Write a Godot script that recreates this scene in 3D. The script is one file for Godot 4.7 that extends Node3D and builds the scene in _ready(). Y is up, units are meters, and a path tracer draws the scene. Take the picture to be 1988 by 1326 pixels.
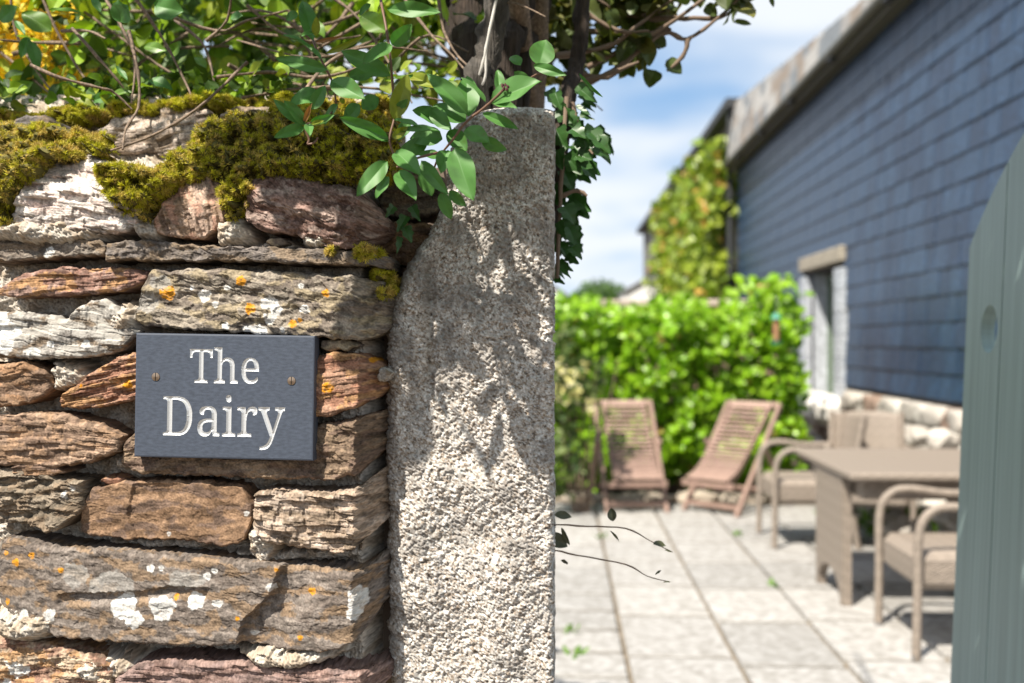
extends Node3D
# A rubble wall with a slate house sign, a granite gatepost, and the courtyard seen through the gateway.
# x runs right along the wall, y up, and the courtyard lies towards -z.

const FOCAL := 1933.0          # picture widths of 1988: a 35 mm lens
const EYE := Vector3(0, 1.4, 0)
const YAW := 0.04911
const WALL := 1.22             # metres from the eye to the face of the stones
const MM := 0.001
const DEEP := [0.0, 3.0, 7.0, 12.0, 19.0, 28.0, 40.0, 75.0]     # mm back along the sides of a stone
const ORD := ["first", "second", "third", "fourth", "fifth", "sixth", "seventh", "eighth", "ninth", "tenth", "eleventh", "twelfth", "thirteenth", "fourteenth", "fifteenth", "sixteenth", "seventeenth", "eighteenth", "nineteenth"]
const SUN := Vector3(0.68, -1.7, -1.0)

var rng := RandomNumberGenerator.new()
var na := FastNoiseLite.new()   # smooth
var nc := FastNoiseLite.new()   # cells
var nf := FastNoiseLite.new()   # several octaves
var used := {}
var M := {}

# ---------------------------------------------------------------- helpers

func at(u: float, v: float, d: float) -> Vector3:      # the point d metres down the courtyard that the photo shows at (u, v)
	var c := Vector3((u - 994.0) / FOCAL, (663.0 - v) / FOCAL, -1.0)
	var w := Vector3(c.x * cos(YAW) + c.z * sin(YAW), c.y, -c.x * sin(YAW) + c.z * cos(YAW))
	return EYE + w * (d / -w.z)

func hash1(n: float) -> float:
	var x := sin(n * 127.1 + 3.7) * 43758.5453
	return x - floorf(x)

func numbered(called: String) -> String:
	var n: int = used.get(called, 0)
	used[called] = n + 1
	return called if n == 0 else "%s_%03d" % [called, n]

func tag(o: Node, label: String, category := "", group := "", kind := "") -> void:
	if label: o.set_meta("label", label)
	if category: o.set_meta("category", category)
	if group: o.set_meta("group", group)
	if kind: o.set_meta("kind", kind)

func thing(called: String, label: String, category: String, where := Vector3.ZERO, turn := 0.0, group := "") -> Node3D:
	var o := Node3D.new()
	o.name = numbered(called)
	add_child(o, true)
	o.position = where
	o.rotation.y = turn
	tag(o, label, category, group)
	return o

func obj(called: String, m: Mesh, mat: Material, parent: Node = null, t := Transform3D()) -> MeshInstance3D:
	var o := MeshInstance3D.new()
	o.mesh = m
	o.material_override = mat
	if parent == null:
		o.name = numbered(called)
		add_child(o, true)
	else:
		if not parent.has_meta("_n"): parent.set_meta("_n", {})
		var counts: Dictionary = parent.get_meta("_n")
		var n: int = counts.get(called, 0)
		counts[called] = n + 1
		o.name = called if n == 0 else "%s_%03d" % [called, n]
		parent.add_child(o, true)
	o.transform = t
	return o

func struct(called: String, m: Mesh, mat: Material, label: String) -> MeshInstance3D:
	var o := obj(called, m, mat)
	tag(o, label, "", "", "structure")
	return o

func copies(called: String, m: Mesh, mat: Material, places: Array, tints: Array, parent: Node) -> MultiMeshInstance3D:
	var mm := MultiMesh.new()
	mm.transform_format = MultiMesh.TRANSFORM_3D
	mm.use_colors = true
	mm.mesh = m
	mm.instance_count = places.size()
	for i in places.size():
		mm.set_instance_transform(i, places[i])
		mm.set_instance_color(i, tints[i])
	var o := MultiMeshInstance3D.new()
	o.multimesh = mm
	o.material_override = mat
	o.name = called
	parent.add_child(o, true)
	o.set_meta("kind", "stuff")
	return o

func st_new() -> SurfaceTool:
	var st := SurfaceTool.new()
	st.begin(Mesh.PRIMITIVE_TRIANGLES)
	return st

func quad(st: SurfaceTool, a: Vector3, b: Vector3, c: Vector3, d: Vector3) -> void:   # clockwise from the front
	var n := (c - a).cross(b - a).normalized()
	for p in [a, b, c, a, c, d]:
		st.set_normal(n)
		st.add_vertex(p)

func add_box(st: SurfaceTool, t: Transform3D, s: Vector3, bevel := 0.0) -> void:      # a box with chamfered edges
	var h := s / 2.0
	var b := minf(bevel, minf(h.x, minf(h.y, h.z)) * 0.9)
	for axis in 3:
		for sg in [-1.0, 1.0]:
			var n := Vector3.ZERO; n[axis] = sg
			var p := Vector3.ZERO; p[(axis + 1) % 3] = 1.0
			var q := n.cross(p)
			var hp := h[(axis + 1) % 3] - b
			var hq: float = absf(q.dot(h)) - b
			var o: Vector3 = n * h[axis]
			quad(st, t * (o + p * hp + q * hq), t * (o + p * hp - q * hq), t * (o - p * hp - q * hq), t * (o - p * hp + q * hq))
	if b <= 0.0: return
	for axis in 3:
		var i := (axis + 1) % 3
		var j := (axis + 2) % 3
		for si in [-1.0, 1.0]:
			for sj in [-1.0, 1.0]:
				var e := Vector3.ZERO; e[axis] = h[axis] - b
				var pa := Vector3.ZERO; pa[i] = si * h[i]; pa[j] = sj * (h[j] - b)
				var pb := Vector3.ZERO; pb[i] = si * (h[i] - b); pb[j] = sj * h[j]
				if si * sj > 0.0: quad(st, t * (pa - e), t * (pb - e), t * (pb + e), t * (pa + e))
				else: quad(st, t * (pa + e), t * (pb + e), t * (pb - e), t * (pa - e))
	for sx in [-1.0, 1.0]:
		for sy in [-1.0, 1.0]:
			for sz in [-1.0, 1.0]:
				var pa := Vector3(sx * h.x, sy * (h.y - b), sz * (h.z - b))
				var pb := Vector3(sx * (h.x - b), sy * h.y, sz * (h.z - b))
				var pc := Vector3(sx * (h.x - b), sy * (h.y - b), sz * h.z)
				if sx * sy * sz > 0.0: tri(st, t * pa, t * pc, t * pb)
				else: tri(st, t * pa, t * pb, t * pc)

func tri(st: SurfaceTool, a: Vector3, b: Vector3, c: Vector3) -> void:
	var n := (c - a).cross(b - a).normalized()
	for p in [a, b, c]:
		st.set_normal(n)
		st.add_vertex(p)

func box(s: Vector3, bevel := 0.0, t := Transform3D()) -> ArrayMesh:
	var st := st_new()
	add_box(st, t, s, bevel)
	return st.commit()

func beam(st: SurfaceTool, a: Vector3, b: Vector3, w: float, thick: float, up := Vector3.UP, bevel := 0.004) -> void:   # a bar from a to b, w across, thick along up
	var y := (b - a).normalized()
	var x := y.cross(up).normalized()
	var z := x.cross(y)
	add_box(st, Transform3D(Basis(x, y, z), (a + b) / 2.0), Vector3(w, a.distance_to(b), thick), bevel)

func beam_mesh(a: Vector3, b: Vector3, w: float, thick: float, up := Vector3.UP, bevel := 0.004) -> ArrayMesh:
	var st := st_new()
	beam(st, a, b, w, thick, up, bevel)
	return st.commit()

func add_tube(st: SurfaceTool, pts: Array, radii: Array, sides := 7, knobs := 0.0) -> void:
	var rings := []
	var side := Vector3.RIGHT
	for i in pts.size():
		var y: Vector3 = (pts[mini(i + 1, pts.size() - 1)] - pts[maxi(i - 1, 0)]).normalized()
		if absf(y.dot(side)) > 0.95: side = Vector3.FORWARD
		var x := (side - y * y.dot(side)).normalized()
		side = x
		var z := x.cross(y)
		var ring := []
		for k in sides + 1:
			var a := TAU * (k % sides) / sides
			var r: float = radii[i] * (1.0 + knobs * na.get_noise_2d(i * 37.0 + pts[0].x * 900.0, (k % sides) * 41.0))
			ring.append(pts[i] + (x * cos(a) + z * sin(a)) * r)
		rings.append(ring)
	st.set_smooth_group(0)
	for i in pts.size() - 1:
		for k in sides:
			var n1: Vector3 = (rings[i][k] - pts[i]).normalized()
			var n2: Vector3 = (rings[i][k + 1] - pts[i]).normalized()
			var list := [[rings[i][k], n1], [rings[i + 1][k + 1], n2], [rings[i + 1][k], n1], [rings[i][k], n1], [rings[i][k + 1], n2], [rings[i + 1][k + 1], n2]]
			for e in list:
				st.set_normal(e[1])
				st.add_vertex(e[0])
	var last := pts.size() - 1
	for k in sides:
		tri(st, pts[last], rings[last][k], rings[last][k + 1])
		tri(st, pts[0], rings[0][k + 1], rings[0][k])

func smooth_path(p: Array, steps := 5) -> Array:       # Catmull-Rom through the points
	var out := []
	for i in p.size() - 1:
		var a: Vector3 = p[maxi(i - 1, 0)]
		var b: Vector3 = p[i]
		var c: Vector3 = p[i + 1]
		var d: Vector3 = p[mini(i + 2, p.size() - 1)]
		for k in steps:
			out.append(b.cubic_interpolate(c, a, d, float(k) / steps))
	out.append(p[-1])
	return out

func stem(pts: Array, r0: float, r1: float, sides := 6, steps := 5, knobs := 0.35) -> ArrayMesh:
	var path := smooth_path(pts, steps)
	var radii := []
	for i in path.size(): radii.append(lerpf(r0, r1, float(i) / (path.size() - 1)))
	var st := st_new()
	add_tube(st, path, radii, sides, knobs)
	return st.commit()

func grid_mesh(cols: int, rows: int, pos: PackedVector3Array, col: PackedColorArray) -> ArrayMesh:   # rows run down, columns run right, seen from the front
	var idx := PackedInt32Array()
	idx.resize((cols - 1) * (rows - 1) * 6)
	var k := 0
	for r in rows - 1:
		for c in cols - 1:
			var a := r * cols + c
			idx[k] = a; idx[k + 1] = a + 1; idx[k + 2] = a + cols + 1
			idx[k + 3] = a; idx[k + 4] = a + cols + 1; idx[k + 5] = a + cols
			k += 6
	return indexed(pos, col, idx)

func indexed(pos: PackedVector3Array, col: PackedColorArray, idx: PackedInt32Array) -> ArrayMesh:
	var nor := PackedVector3Array()
	nor.resize(pos.size())
	for i in range(0, idx.size(), 3):
		var a := idx[i]
		var b := idx[i + 1]
		var c := idx[i + 2]
		var n := (pos[c] - pos[a]).cross(pos[b] - pos[a])
		nor[a] += n; nor[b] += n; nor[c] += n
	for i in nor.size():
		nor[i] = nor[i].normalized()
	var arrays := []
	arrays.resize(Mesh.ARRAY_MAX)
	arrays[Mesh.ARRAY_VERTEX] = pos
	arrays[Mesh.ARRAY_NORMAL] = nor
	if col.size(): arrays[Mesh.ARRAY_COLOR] = col
	arrays[Mesh.ARRAY_INDEX] = idx
	var m := ArrayMesh.new()
	m.add_surface_from_arrays(Mesh.PRIMITIVE_TRIANGLES, arrays)
	return m

func lin(r: float, g: float, b: float) -> Color:
	return Color(r, g, b).linear_to_srgb()

func mat(called: String, c: Color, rough := 0.8, o := {}) -> StandardMaterial3D:     # c is linear
	var m := StandardMaterial3D.new()
	m.resource_name = called
	m.albedo_color = c.linear_to_srgb()
	m.roughness = rough
	for k in o: m.set(k, o[k])
	M[called] = m
	return m

func noise_tex(size: int, freq: float, octaves: int, lo: Color, hi: Color, sd: int, stretch := Vector2.ONE) -> ImageTexture:
	var n := FastNoiseLite.new()
	n.noise_type = FastNoiseLite.TYPE_SIMPLEX_SMOOTH
	n.frequency = 1.0
	n.fractal_type = FastNoiseLite.FRACTAL_FBM
	n.fractal_octaves = octaves
	n.seed = sd
	var im := Image.create_empty(size, size, false, Image.FORMAT_RGB8)
	for y in size:
		for x in size:
			var a := TAU * x / size
			var b := TAU * y / size
			var f := freq * size / TAU
			# a torus keeps the tile seamless
			var v := n.get_noise_3d(cos(a) * f * stretch.x, sin(a) * f * stretch.x + cos(b) * f * stretch.y * 0.7, sin(b) * f * stretch.y)
			im.set_pixel(x, y, lo.lerp(hi, clampf(v * 0.9 + 0.5, 0, 1)))
	return ImageTexture.create_from_image(im)

func weave_tex(height: bool) -> ImageTexture:
	var im := Image.create_empty(64, 64, false, Image.FORMAT_RGB8)
	for y in 64:
		for x in 64:
			var cx := x / 16
			var cy := y / 8
			var over := (cx + cy) % 2 == 0
			var fx := absf((x % 16) / 16.0 - 0.47) * 2.0
			var fy := absf((y % 8) / 8.0 - 0.44) * 2.0
			var h := (1.0 - fy * fy) * (1.0 if over else 0.45) * (1.0 - 0.5 * fx * fx)
			if height: im.set_pixel(x, y, Color(h, h, h))
			else:
				var g := 0.86 + 0.14 * hash1(cx * 7.0 + cy * 3.1)
				im.set_pixel(x, y, Color(g, g, g))
	return ImageTexture.create_from_image(im)

# ---------------------------------------------------------------- camera, sky, sun

func set_up() -> void:
	var cam := Camera3D.new()
	cam.name = "camera"
	add_child(cam)
	cam.position = EYE
	cam.rotation.y = YAW
	var lens := CameraAttributesPhysical.new()
	lens.frustum_focal_length = 35.0
	lens.frustum_focus_distance = 1.205
	lens.exposure_aperture = 3.5
	lens.frustum_near = 0.05
	lens.frustum_far = 600.0
	cam.attributes = lens
	cam.fov = rad_to_deg(2.0 * atan(663.0 / FOCAL))
	cam.near = 0.05
	cam.far = 600.0
	cam.current = true
	var e := Environment.new()
	e.background_mode = Environment.BG_SKY
	var sky := Sky.new()
	var sm := PanoramaSkyMaterial.new()
	sm.panorama = sky_picture()
	sky.sky_material = sm
	e.sky = sky
	e.tonemap_mode = Environment.TONE_MAPPER_LINEAR
	e.tonemap_exposure = 1.88
	e.background_energy_multiplier = 0.82
	e.sdfgi_enabled = true
	e.ssao_enabled = true
	e.ssil_enabled = true
	var we := WorldEnvironment.new()
	we.name = "world"
	we.environment = e
	add_child(we)
	var sun := DirectionalLight3D.new()
	sun.name = "sun"
	sun.light_color = Color(1.0, 0.965, 0.91)
	sun.light_energy = 1.6
	sun.light_angular_distance = 0.5
	sun.shadow_enabled = true
	add_child(sun)
	sun.look_at_from_position(Vector3.ZERO, SUN, Vector3.UP)

func sky_picture() -> ImageTexture:
	var w := 1024
	var h := 512
	var n := FastNoiseLite.new()
	n.noise_type = FastNoiseLite.TYPE_SIMPLEX_SMOOTH
	n.fractal_type = FastNoiseLite.FRACTAL_FBM
	n.fractal_octaves = 5
	n.frequency = 1.0
	n.seed = 41
	var im := Image.create_empty(w, h, false, Image.FORMAT_RGBF)
	for y in h:
		var up := PI * (0.5 - (y + 0.5) / h)
		var sy := sin(up)
		for x in w:
			var az := TAU * ((x + 0.5) / w - 0.5)
			var d := Vector3(sin(az) * cos(up), sy, -cos(az) * cos(up))
			var c: Color
			if sy <= 0.0:
				c = Color(0.16, 0.17, 0.15)
			else:
				var t := pow(1.0 - sy, 1.7)
				c = Color(0.06, 0.17, 0.40).lerp(Color(0.30, 0.46, 0.65), t)
				var k := 1.0 / (sy + 0.22)
				var v := n.get_noise_3d(d.x * k * 0.55 + 3.1, d.z * k * 0.85 + 1.2, sy * 2.4)
				v += 0.35 * n.get_noise_3d(d.x * k * 2.2, d.z * k * 3.4 + 9.0, 4.0)
				var cover := smoothstep(-0.62, 0.10, v)
				c = c.lerp(Color(0.64, 0.665, 0.69), cover * 0.92)
			im.set_pixel(x, y, c)
	return ImageTexture.create_from_image(im)

# ---------------------------------------------------------------- the stones of the wall

func along(p: Array, u: float) -> float:
	for i in p.size() - 1:
		if u <= p[i + 1][0]:
			var w: float = p[i + 1][0] - p[i][0]
			return lerpf(p[i][1], p[i + 1][1], clampf((u - p[i][0]) / maxf(w, 0.01), 0, 1))
	return p[-1][1]

var wall_origin: Vector3
var px: float                    # metres on the wall's face for a pixel of the photo

func wall_point(u: float, v: float, z: float) -> Vector3:     # z in mm, towards the street
	var p := at(u, v, WALL)
	return Vector3(p.x, p.y, p.z + z * MM)

# o: c1, c2, c3 colours; lay mm of layered ledges, sp their spacing; ter mm of broken plates; ang; fine; prot; rt pixel where the return face starts; spots [[u, v, r, kind]]
func stone(parent: Node, top: Array, bot: Array, o: Dictionary) -> void:
	var sd: float = o.get("seed", top[0][0] * 0.37 + top[0][1] * 0.73)
	var xl: float = top[0][0]
	var xr: float = top[-1][0]
	var hmax := 0.0
	for p in top: hmax = maxf(hmax, along(bot, p[0]) - p[1])
	for p in bot: hmax = maxf(hmax, p[1] - along(top, p[0]))
	var step := 1.4
	var nx := maxi(6, int((xr - xl) / step))
	var ny := maxi(6, int(hmax / step))
	var cols := nx + 15
	var rows := ny + 15
	var pos := PackedVector3Array(); pos.resize(cols * rows)
	var col := PackedColorArray(); col.resize(cols * rows)
	var tx := 5.0 * (hash1(sd) - 0.5)
	var ty := 7.0 * (hash1(sd + 3.0) - 0.6)
	var c1: Color = o.c1
	var c2: Color = o.c2
	var c3: Color = o.get("c3", c1)
	var lay: float = o.get("lay", 0.0)
	var sp: float = o.get("sp", 5.0)
	var ter: float = o.get("ter", 0.0)
	var fine: float = o.get("fine", 0.6)
	var prot: float = o.get("prot", 10.0)
	var rt: float = o.get("rt", 99999.0)
	var rk: float = o.get("rk", 2.0)
	var rb: float = o.get("round", 9.0)
	var lean: float = o.get("lean", 0.0)       # mm back per pixel above lean_at
	var lean_at: float = o.get("lean_at", -9999.0)
	var pale: float = o.get("pale", 0.0)
	var base_back: float = o.get("back", 0.0)
	var spots: Array = o.get("spots", [])
	var cuts: Array = o.get("cuts", [])        # [polyline of a broken edge, mm]: everything below / right of it lies deeper
	var ang: float = o.get("ang", 0.0)
	var ca := cos(ang)
	var sa := sin(ang)
	for j in rows:
		var jt := clampi(j - 7, 0, ny)
		var t := float(jt) / ny
		for i in cols:
			var it := clampi(i - 7, 0, nx)
			var out := maxi(maxi(7 - j, j - ny - 7), maxi(7 - i, i - nx - 7))
			var u := lerpf(xl, xr, float(it) / nx)
			var j1 := na.get_noise_2d(u * 2.6 + sd * 31.0, sd) + 0.35 * na.get_noise_2d(u * 6.5 + sd * 31.0, sd)
			var j2 := na.get_noise_2d(u * 17.0 + sd * 11.0, sd + 50.0)
			var yt := along(top, u) + 3.4 * j1 * (1.0 - 0.14 * maxi(out, 0)) + (3.2 * na.get_noise_2d(u * 8.0, DEEP[out] * 9.0 + sd) if out > 0 else 0.0)
			var yb := along(bot, u) + 3.4 * na.get_noise_2d(u * 4.5 - sd * 23.0, sd + 9.0) + 0.8 * na.get_noise_2d(u * 17.0, sd + 90.0)
			if yb < yt + 2.0: yb = yt + 2.0
			var v := lerpf(yt, yb, t)
			var endw := maxf(0.0, 1.0 - minf(u - xl, xr - u) / 14.0)
			u += endw * (3.5 * na.get_noise_2d(v * 5.0, sd + 13.0) + 1.5 * na.get_noise_2d(v * 19.0, sd + 17.0))
			var X := u * 0.63
			var Y := v * 0.63
			if out > 0:
				if j < 7: Y -= DEEP[out]
				elif j > ny + 7: Y += DEEP[out]
				elif i < 7: X -= DEEP[out]
				else: X += DEEP[out]
			var xx := X * ca + Y * sa
			var yy := -X * sa + Y * ca
			var z := prot * 0.8 + tx * (float(it) / nx - 0.5) + ty * (t - 0.5)
			# broken plates, stepped along crisp edges
			var low := na.get_noise_2d(xx * 1.3 + sd * 9.0, yy * 3.2)
			var g1 := nf.get_noise_2d(xx * 7.0 + sd, yy * 13.0)
			var g2 := na.get_noise_2d(X * 30.0, Y * 34.0 + sd)
			if ter > 0.0:
				var q := (na.get_noise_2d(xx * 0.9 + sd * 7.0, yy * 2.6 + 40.0) + 0.30 * na.get_noise_2d(xx * 4.2, yy * 7.0 + sd) + 0.10 * g1) * 2.4
				var fq := q - floorf(q)
				z += ter * (floorf(q) + smoothstep(0.0, 0.05, fq))
				var w := (na.get_noise_2d(xx * 2.8 + 500.0, yy * 8.5 + sd) + 0.25 * g1) * 2.6
				z += ter * 0.38 * (floorf(w) + smoothstep(0.0, 0.07, w - floorf(w)))
			# thin ledges of cleaved rock
			var band := 0.0
			var crack := 0.0
			if lay > 0.0:
				var q := yy / sp + 0.7 * na.get_noise_2d(xx * 0.7, yy * 1.6 + sd) + 0.14 * na.get_noise_2d(xx * 5.0, yy * 6.0 + sd)
				band = floorf(q)
				var fq := q - band
				var a := na.get_noise_2d(xx * 1.6 + band * 53.7 + sd, band * 19.3) + 0.25 * na.get_noise_2d(xx * 7.0 + band * 13.0, band * 7.0)
				var b := na.get_noise_2d(xx * 1.6 + (band + 1.0) * 53.7 + sd, (band + 1.0) * 19.3) + 0.25 * na.get_noise_2d(xx * 7.0 + (band + 1.0) * 13.0, (band + 1.0) * 7.0)
				a = lerpf(a, roundf(a * 2.5) / 2.5, 0.75)
				b = lerpf(b, roundf(b * 2.5) / 2.5, 0.75)
				z += lay * (lerpf(a, b, smoothstep(0.86, 1.0, fq)) * 1.35)
				crack = smoothstep(0.80, 0.93, fq) * (0.5 + na.get_noise_2d(xx * 2.0 + band * 9.0, 77.0))
				z -= lay * 0.55 * maxf(crack, 0.0)
				var q2 := yy / (sp * 0.31) + 0.8 * na.get_noise_2d(xx * 1.1, yy * 3.0 + sd + 7.0)
				var b2 := floorf(q2)
				z += lay * 0.24 * na.get_noise_2d(xx * 2.6 + b2 * 31.0, b2 * 11.0 + sd) * smoothstep(0.0, 0.2, q2 - b2)
			z += 1.3 * low
			z += fine * (0.7 * g1 + 0.4 * g2)
			for cut in cuts:
				var line: Array = cut[0]
				if cut[2] == 0:
					if u > line[0][0] and u < line[-1][0]:
						var dy := v - along(line, u) - 2.0 * na.get_noise_2d(u * 9.0, 3.0)
						z -= cut[1] * smoothstep(-0.5, 2.0, dy) * (1.0 - smoothstep(cut[3], cut[3] * 2.0, dy)) * smoothstep(0.0, 18.0, minf(u - line[0][0], line[-1][0] - u))
				else:
					if v > line[0][0] and v < line[-1][0]:
						var dx := u - along(line, v) - 2.0 * na.get_noise_2d(v * 9.0, 5.0)
						z -= cut[1] * smoothstep(-0.5, 2.0, dx) * (1.0 - smoothstep(cut[3], cut[3] * 2.0, dx)) * smoothstep(0.0, 6.0, minf(v - line[0][0], line[-1][0] - v))
			# worn edges
			var wob := 1.0 + 0.3 * j1 + 0.75 * g1 + 0.3 * g2
			var et := (v - yt) / (rb * 0.9 * wob)
			var eb := (yb - v) / (rb * 0.7 * wob)
			var el := (u - xl) / (rb * 0.8 * wob)
			var er := (xr - u) / (rb * 0.8 * wob)
			if et < 1.0: z -= 6.5 * pow(1.0 - maxf(et, 0.0), 2.0)
			if eb < 1.0: z -= 3.5 * pow(1.0 - maxf(eb, 0.0), 2.0)
			if el < 1.0: z -= 5.0 * pow(1.0 - maxf(el, 0.0), 2.0)
			if er < 1.0 and rt > 9999.0: z -= 5.0 * pow(1.0 - maxf(er, 0.0), 2.0)
			var rr := u - rt - 5.0 * g1 - 4.0 * na.get_noise_2d(v * 3.0, sd + 77.0)
			if rr > 0.0: z -= rr * rk
			var behind := base_back + maxf(0.0, lean_at - v) * lean
			if out > 0: z -= DEEP[out]
			var k := j * cols + i
			pos[k] = at(u, v, WALL + behind * MM) + Vector3(0, 0, z * MM)
			# colour of the rock
			var g3 := nf.get_noise_2d(X * 11.0 + 70.0, Y * 11.0 - sd)
			var m1 := smoothstep(0.15, 0.85, 0.5 + 0.8 * low + 0.9 * g1)
			var c := c1.lerp(c2, m1)
			var m3 := smoothstep(0.10, 0.40, na.get_noise_2d(xx * 2.2 - sd * 5.0, yy * 5.5 + 200.0) + 0.55 * g3)
			c = c.lerp(c3, m3 * 0.85)
			var dark := smoothstep(0.16, 0.40, na.get_noise_2d(xx * 3.0 + sd * 2.0, yy * 6.0 + 600.0) * 0.6 + 0.7 * nf.get_noise_2d(X * 6.0 - 30.0, Y * 9.0 + sd))
			c = c.lerp(c * 0.48, dark * 0.75)
			var tone := 1.0 + 0.34 * g2 + 0.45 * g3 + (0.34 * (hash1(band + sd) - 0.5) if lay > 0.0 else 0.0)
			var lum := (c.r * 0.3 + c.g * 0.6 + c.b * 0.1)
			c = c.lerp(Color(lum * 1.04, lum, lum * 0.95), 0.17)
			c = Color(c.r * tone, c.g * tone, c.b * tone)
			# pale lichen film and specks
			var li := nc.get_noise_2d(X * 14.0 + sd * 3.0, Y * 14.0)
			var patch := na.get_noise_2d(X * 3.0 + 300.0, Y * 3.4 - sd)
			if pale > 0.0:
				var pw := smoothstep(0.15 - pale, 0.55 - pale, patch + 0.35 * g1 + 0.2 * g2)
				c = c.lerp(Color(0.47, 0.45, 0.41), pw * 0.75)
			if li < -0.93 + 0.05 * patch and hash1(floorf(X / 3.0) * 3.3 + floorf(Y / 3.0) * 7.7) > 0.55: c = c.lerp(Color(0.55, 0.54, 0.50), 0.7)
			for s in spots:
				var du: float = u - s[0]
				var dv: float = v - s[1]
				var rad: float = s[2]
				var ex: float = s[4] if s.size() > 4 else 1.0
				var dd := sqrt(du * du / (ex * ex) + dv * dv)
				if dd > rad * 1.6: continue
				var th := atan2(dv, du)
				dd *= 1.0 + 0.09 * sin(th * 3.0 + rad) + 0.07 * sin(th * 5.0 + u * 0.001 + rad * 3.0) + 0.05 * sin(th * 11.0 + rad * 2.0) + 0.10 * g3
				if dd < rad:
					var w := smoothstep(rad, rad - 1.6, dd)
					var sc: Color = Color(0.62, 0.62, 0.60) if s[3] == 0 else (Color(0.62, 0.27, 0.012) if s[3] == 1 else Color(0.33, 0.32, 0.30))
					var rim := 0.80 + 0.22 * smoothstep(0.0, 0.9, dd / rad) + 0.30 * g3 + 0.16 * g2
					c = c.lerp(sc * rim, w * ((0.92 - 0.5 * smoothstep(0.12, 0.4, g3)) if s[3] < 2 else 0.6))
			col[k] = Color(maxf(c.r, 0.004), maxf(c.g, 0.004), maxf(c.b, 0.004))
	obj("stone", grid_mesh(cols, rows, pos, col), M.rock, parent)

func blob(u: float, v: float, b: Array) -> float:
	var s := 0.0
	for e in b:
		var du: float = (u - e[0]) / e[2]
		var dv: float = (v - e[1]) / e[3]
		var d := du * du + dv * dv
		if d < 1.0: s = maxf(s, e[4] * (1.0 - d * d))
	return s

const MORTAR := [[90, 454, 150, 34, 54], [300, 440, 40, 46, 48], [455, 452, 44, 48, 50], [620, 470, 50, 22, 46], [530, 476, 60, 16, 36], [245, 622, 46, 46, 46], [128, 730, 46, 34, 44],
	[60, 1205, 90, 46, 54], [560, 1272, 110, 26, 52], [210, 1300, 70, 36, 46], [505, 1055, 36, 60, 42], [140, 970, 40, 36, 20], [10, 1110, 30, 60, 18], [250, 905, 40, 40, 18], [330, 1062, 150, 12, 16], [560, 1086, 160, 14, 18], [740, 1190, 20, 60, -20], [160, 560, 60, 20, -12]]

func mortar(parent: Node) -> void:
	var step := 2.1
	var cols := int(800 / step)
	var rows := int(1220 / step)
	var pos := PackedVector3Array(); pos.resize(cols * rows)
	var col := PackedColorArray(); col.resize(cols * rows)
	for j in rows:
		var v := 170.0 + j * step
		for i in cols:
			var u := -55.0 + i * step
			var X := u * 0.63
			var Y := v * 0.63
			var g1 := nf.get_noise_2d(X * 9.0, Y * 9.0)
			var g2 := na.get_noise_2d(X * 28.0, Y * 28.0)
			var low := na.get_noise_2d(X * 2.0, Y * 2.5)
			var full := blob(u + 12.0 * low, v + 8.0 * g1, MORTAR)
			var z := -46.0 + full * 1.28 + 9.0 * low + 5.5 * g1 + 2.2 * g2
			var behind := maxf(0.0, 440.0 - v) * 0.75
			if u > 690.0: z -= (u - 690.0) * 3.4
			pos[j * cols + i] = at(u, v, WALL + behind * MM) + Vector3(0, 0, z * MM)
			var lum := 1.0 + 0.45 * g2 + 0.30 * g1
			var c := Color(0.44, 0.40, 0.345).lerp(Color(0.34, 0.28, 0.215), smoothstep(-0.1, 0.5, na.get_noise_2d(X * 4.0 + 90.0, Y * 4.0) + 0.5 * g1))
			col[j * cols + i] = Color(c.r * lum, c.g * lum, c.b * lum)
	obj("mortar", grid_mesh(cols, rows, pos, col), M.rock, parent)
	# the wall runs on to the left and down, and has a back
	var st := st_new()
	var a := wall_point(-56, 1370, -60)
	var b := wall_point(735, 430, -110)
	add_box(st, Transform3D(Basis(), Vector3((a.x - 1.9 + b.x) / 2.0 - 0.0, b.y / 2.0, -WALL - 0.32)), Vector3(b.x - a.x + 1.9, b.y, 0.40))
	var c := at(860, 330, 1.5)
	add_box(st, Transform3D(Basis(), Vector3((b.x + c.x) / 2.0 - 0.02, c.y / 2.0, -1.62)), Vector3(c.x - b.x + 0.08, c.y, 0.28))
	obj("wall_core", st.commit(), M.core, parent)

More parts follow.
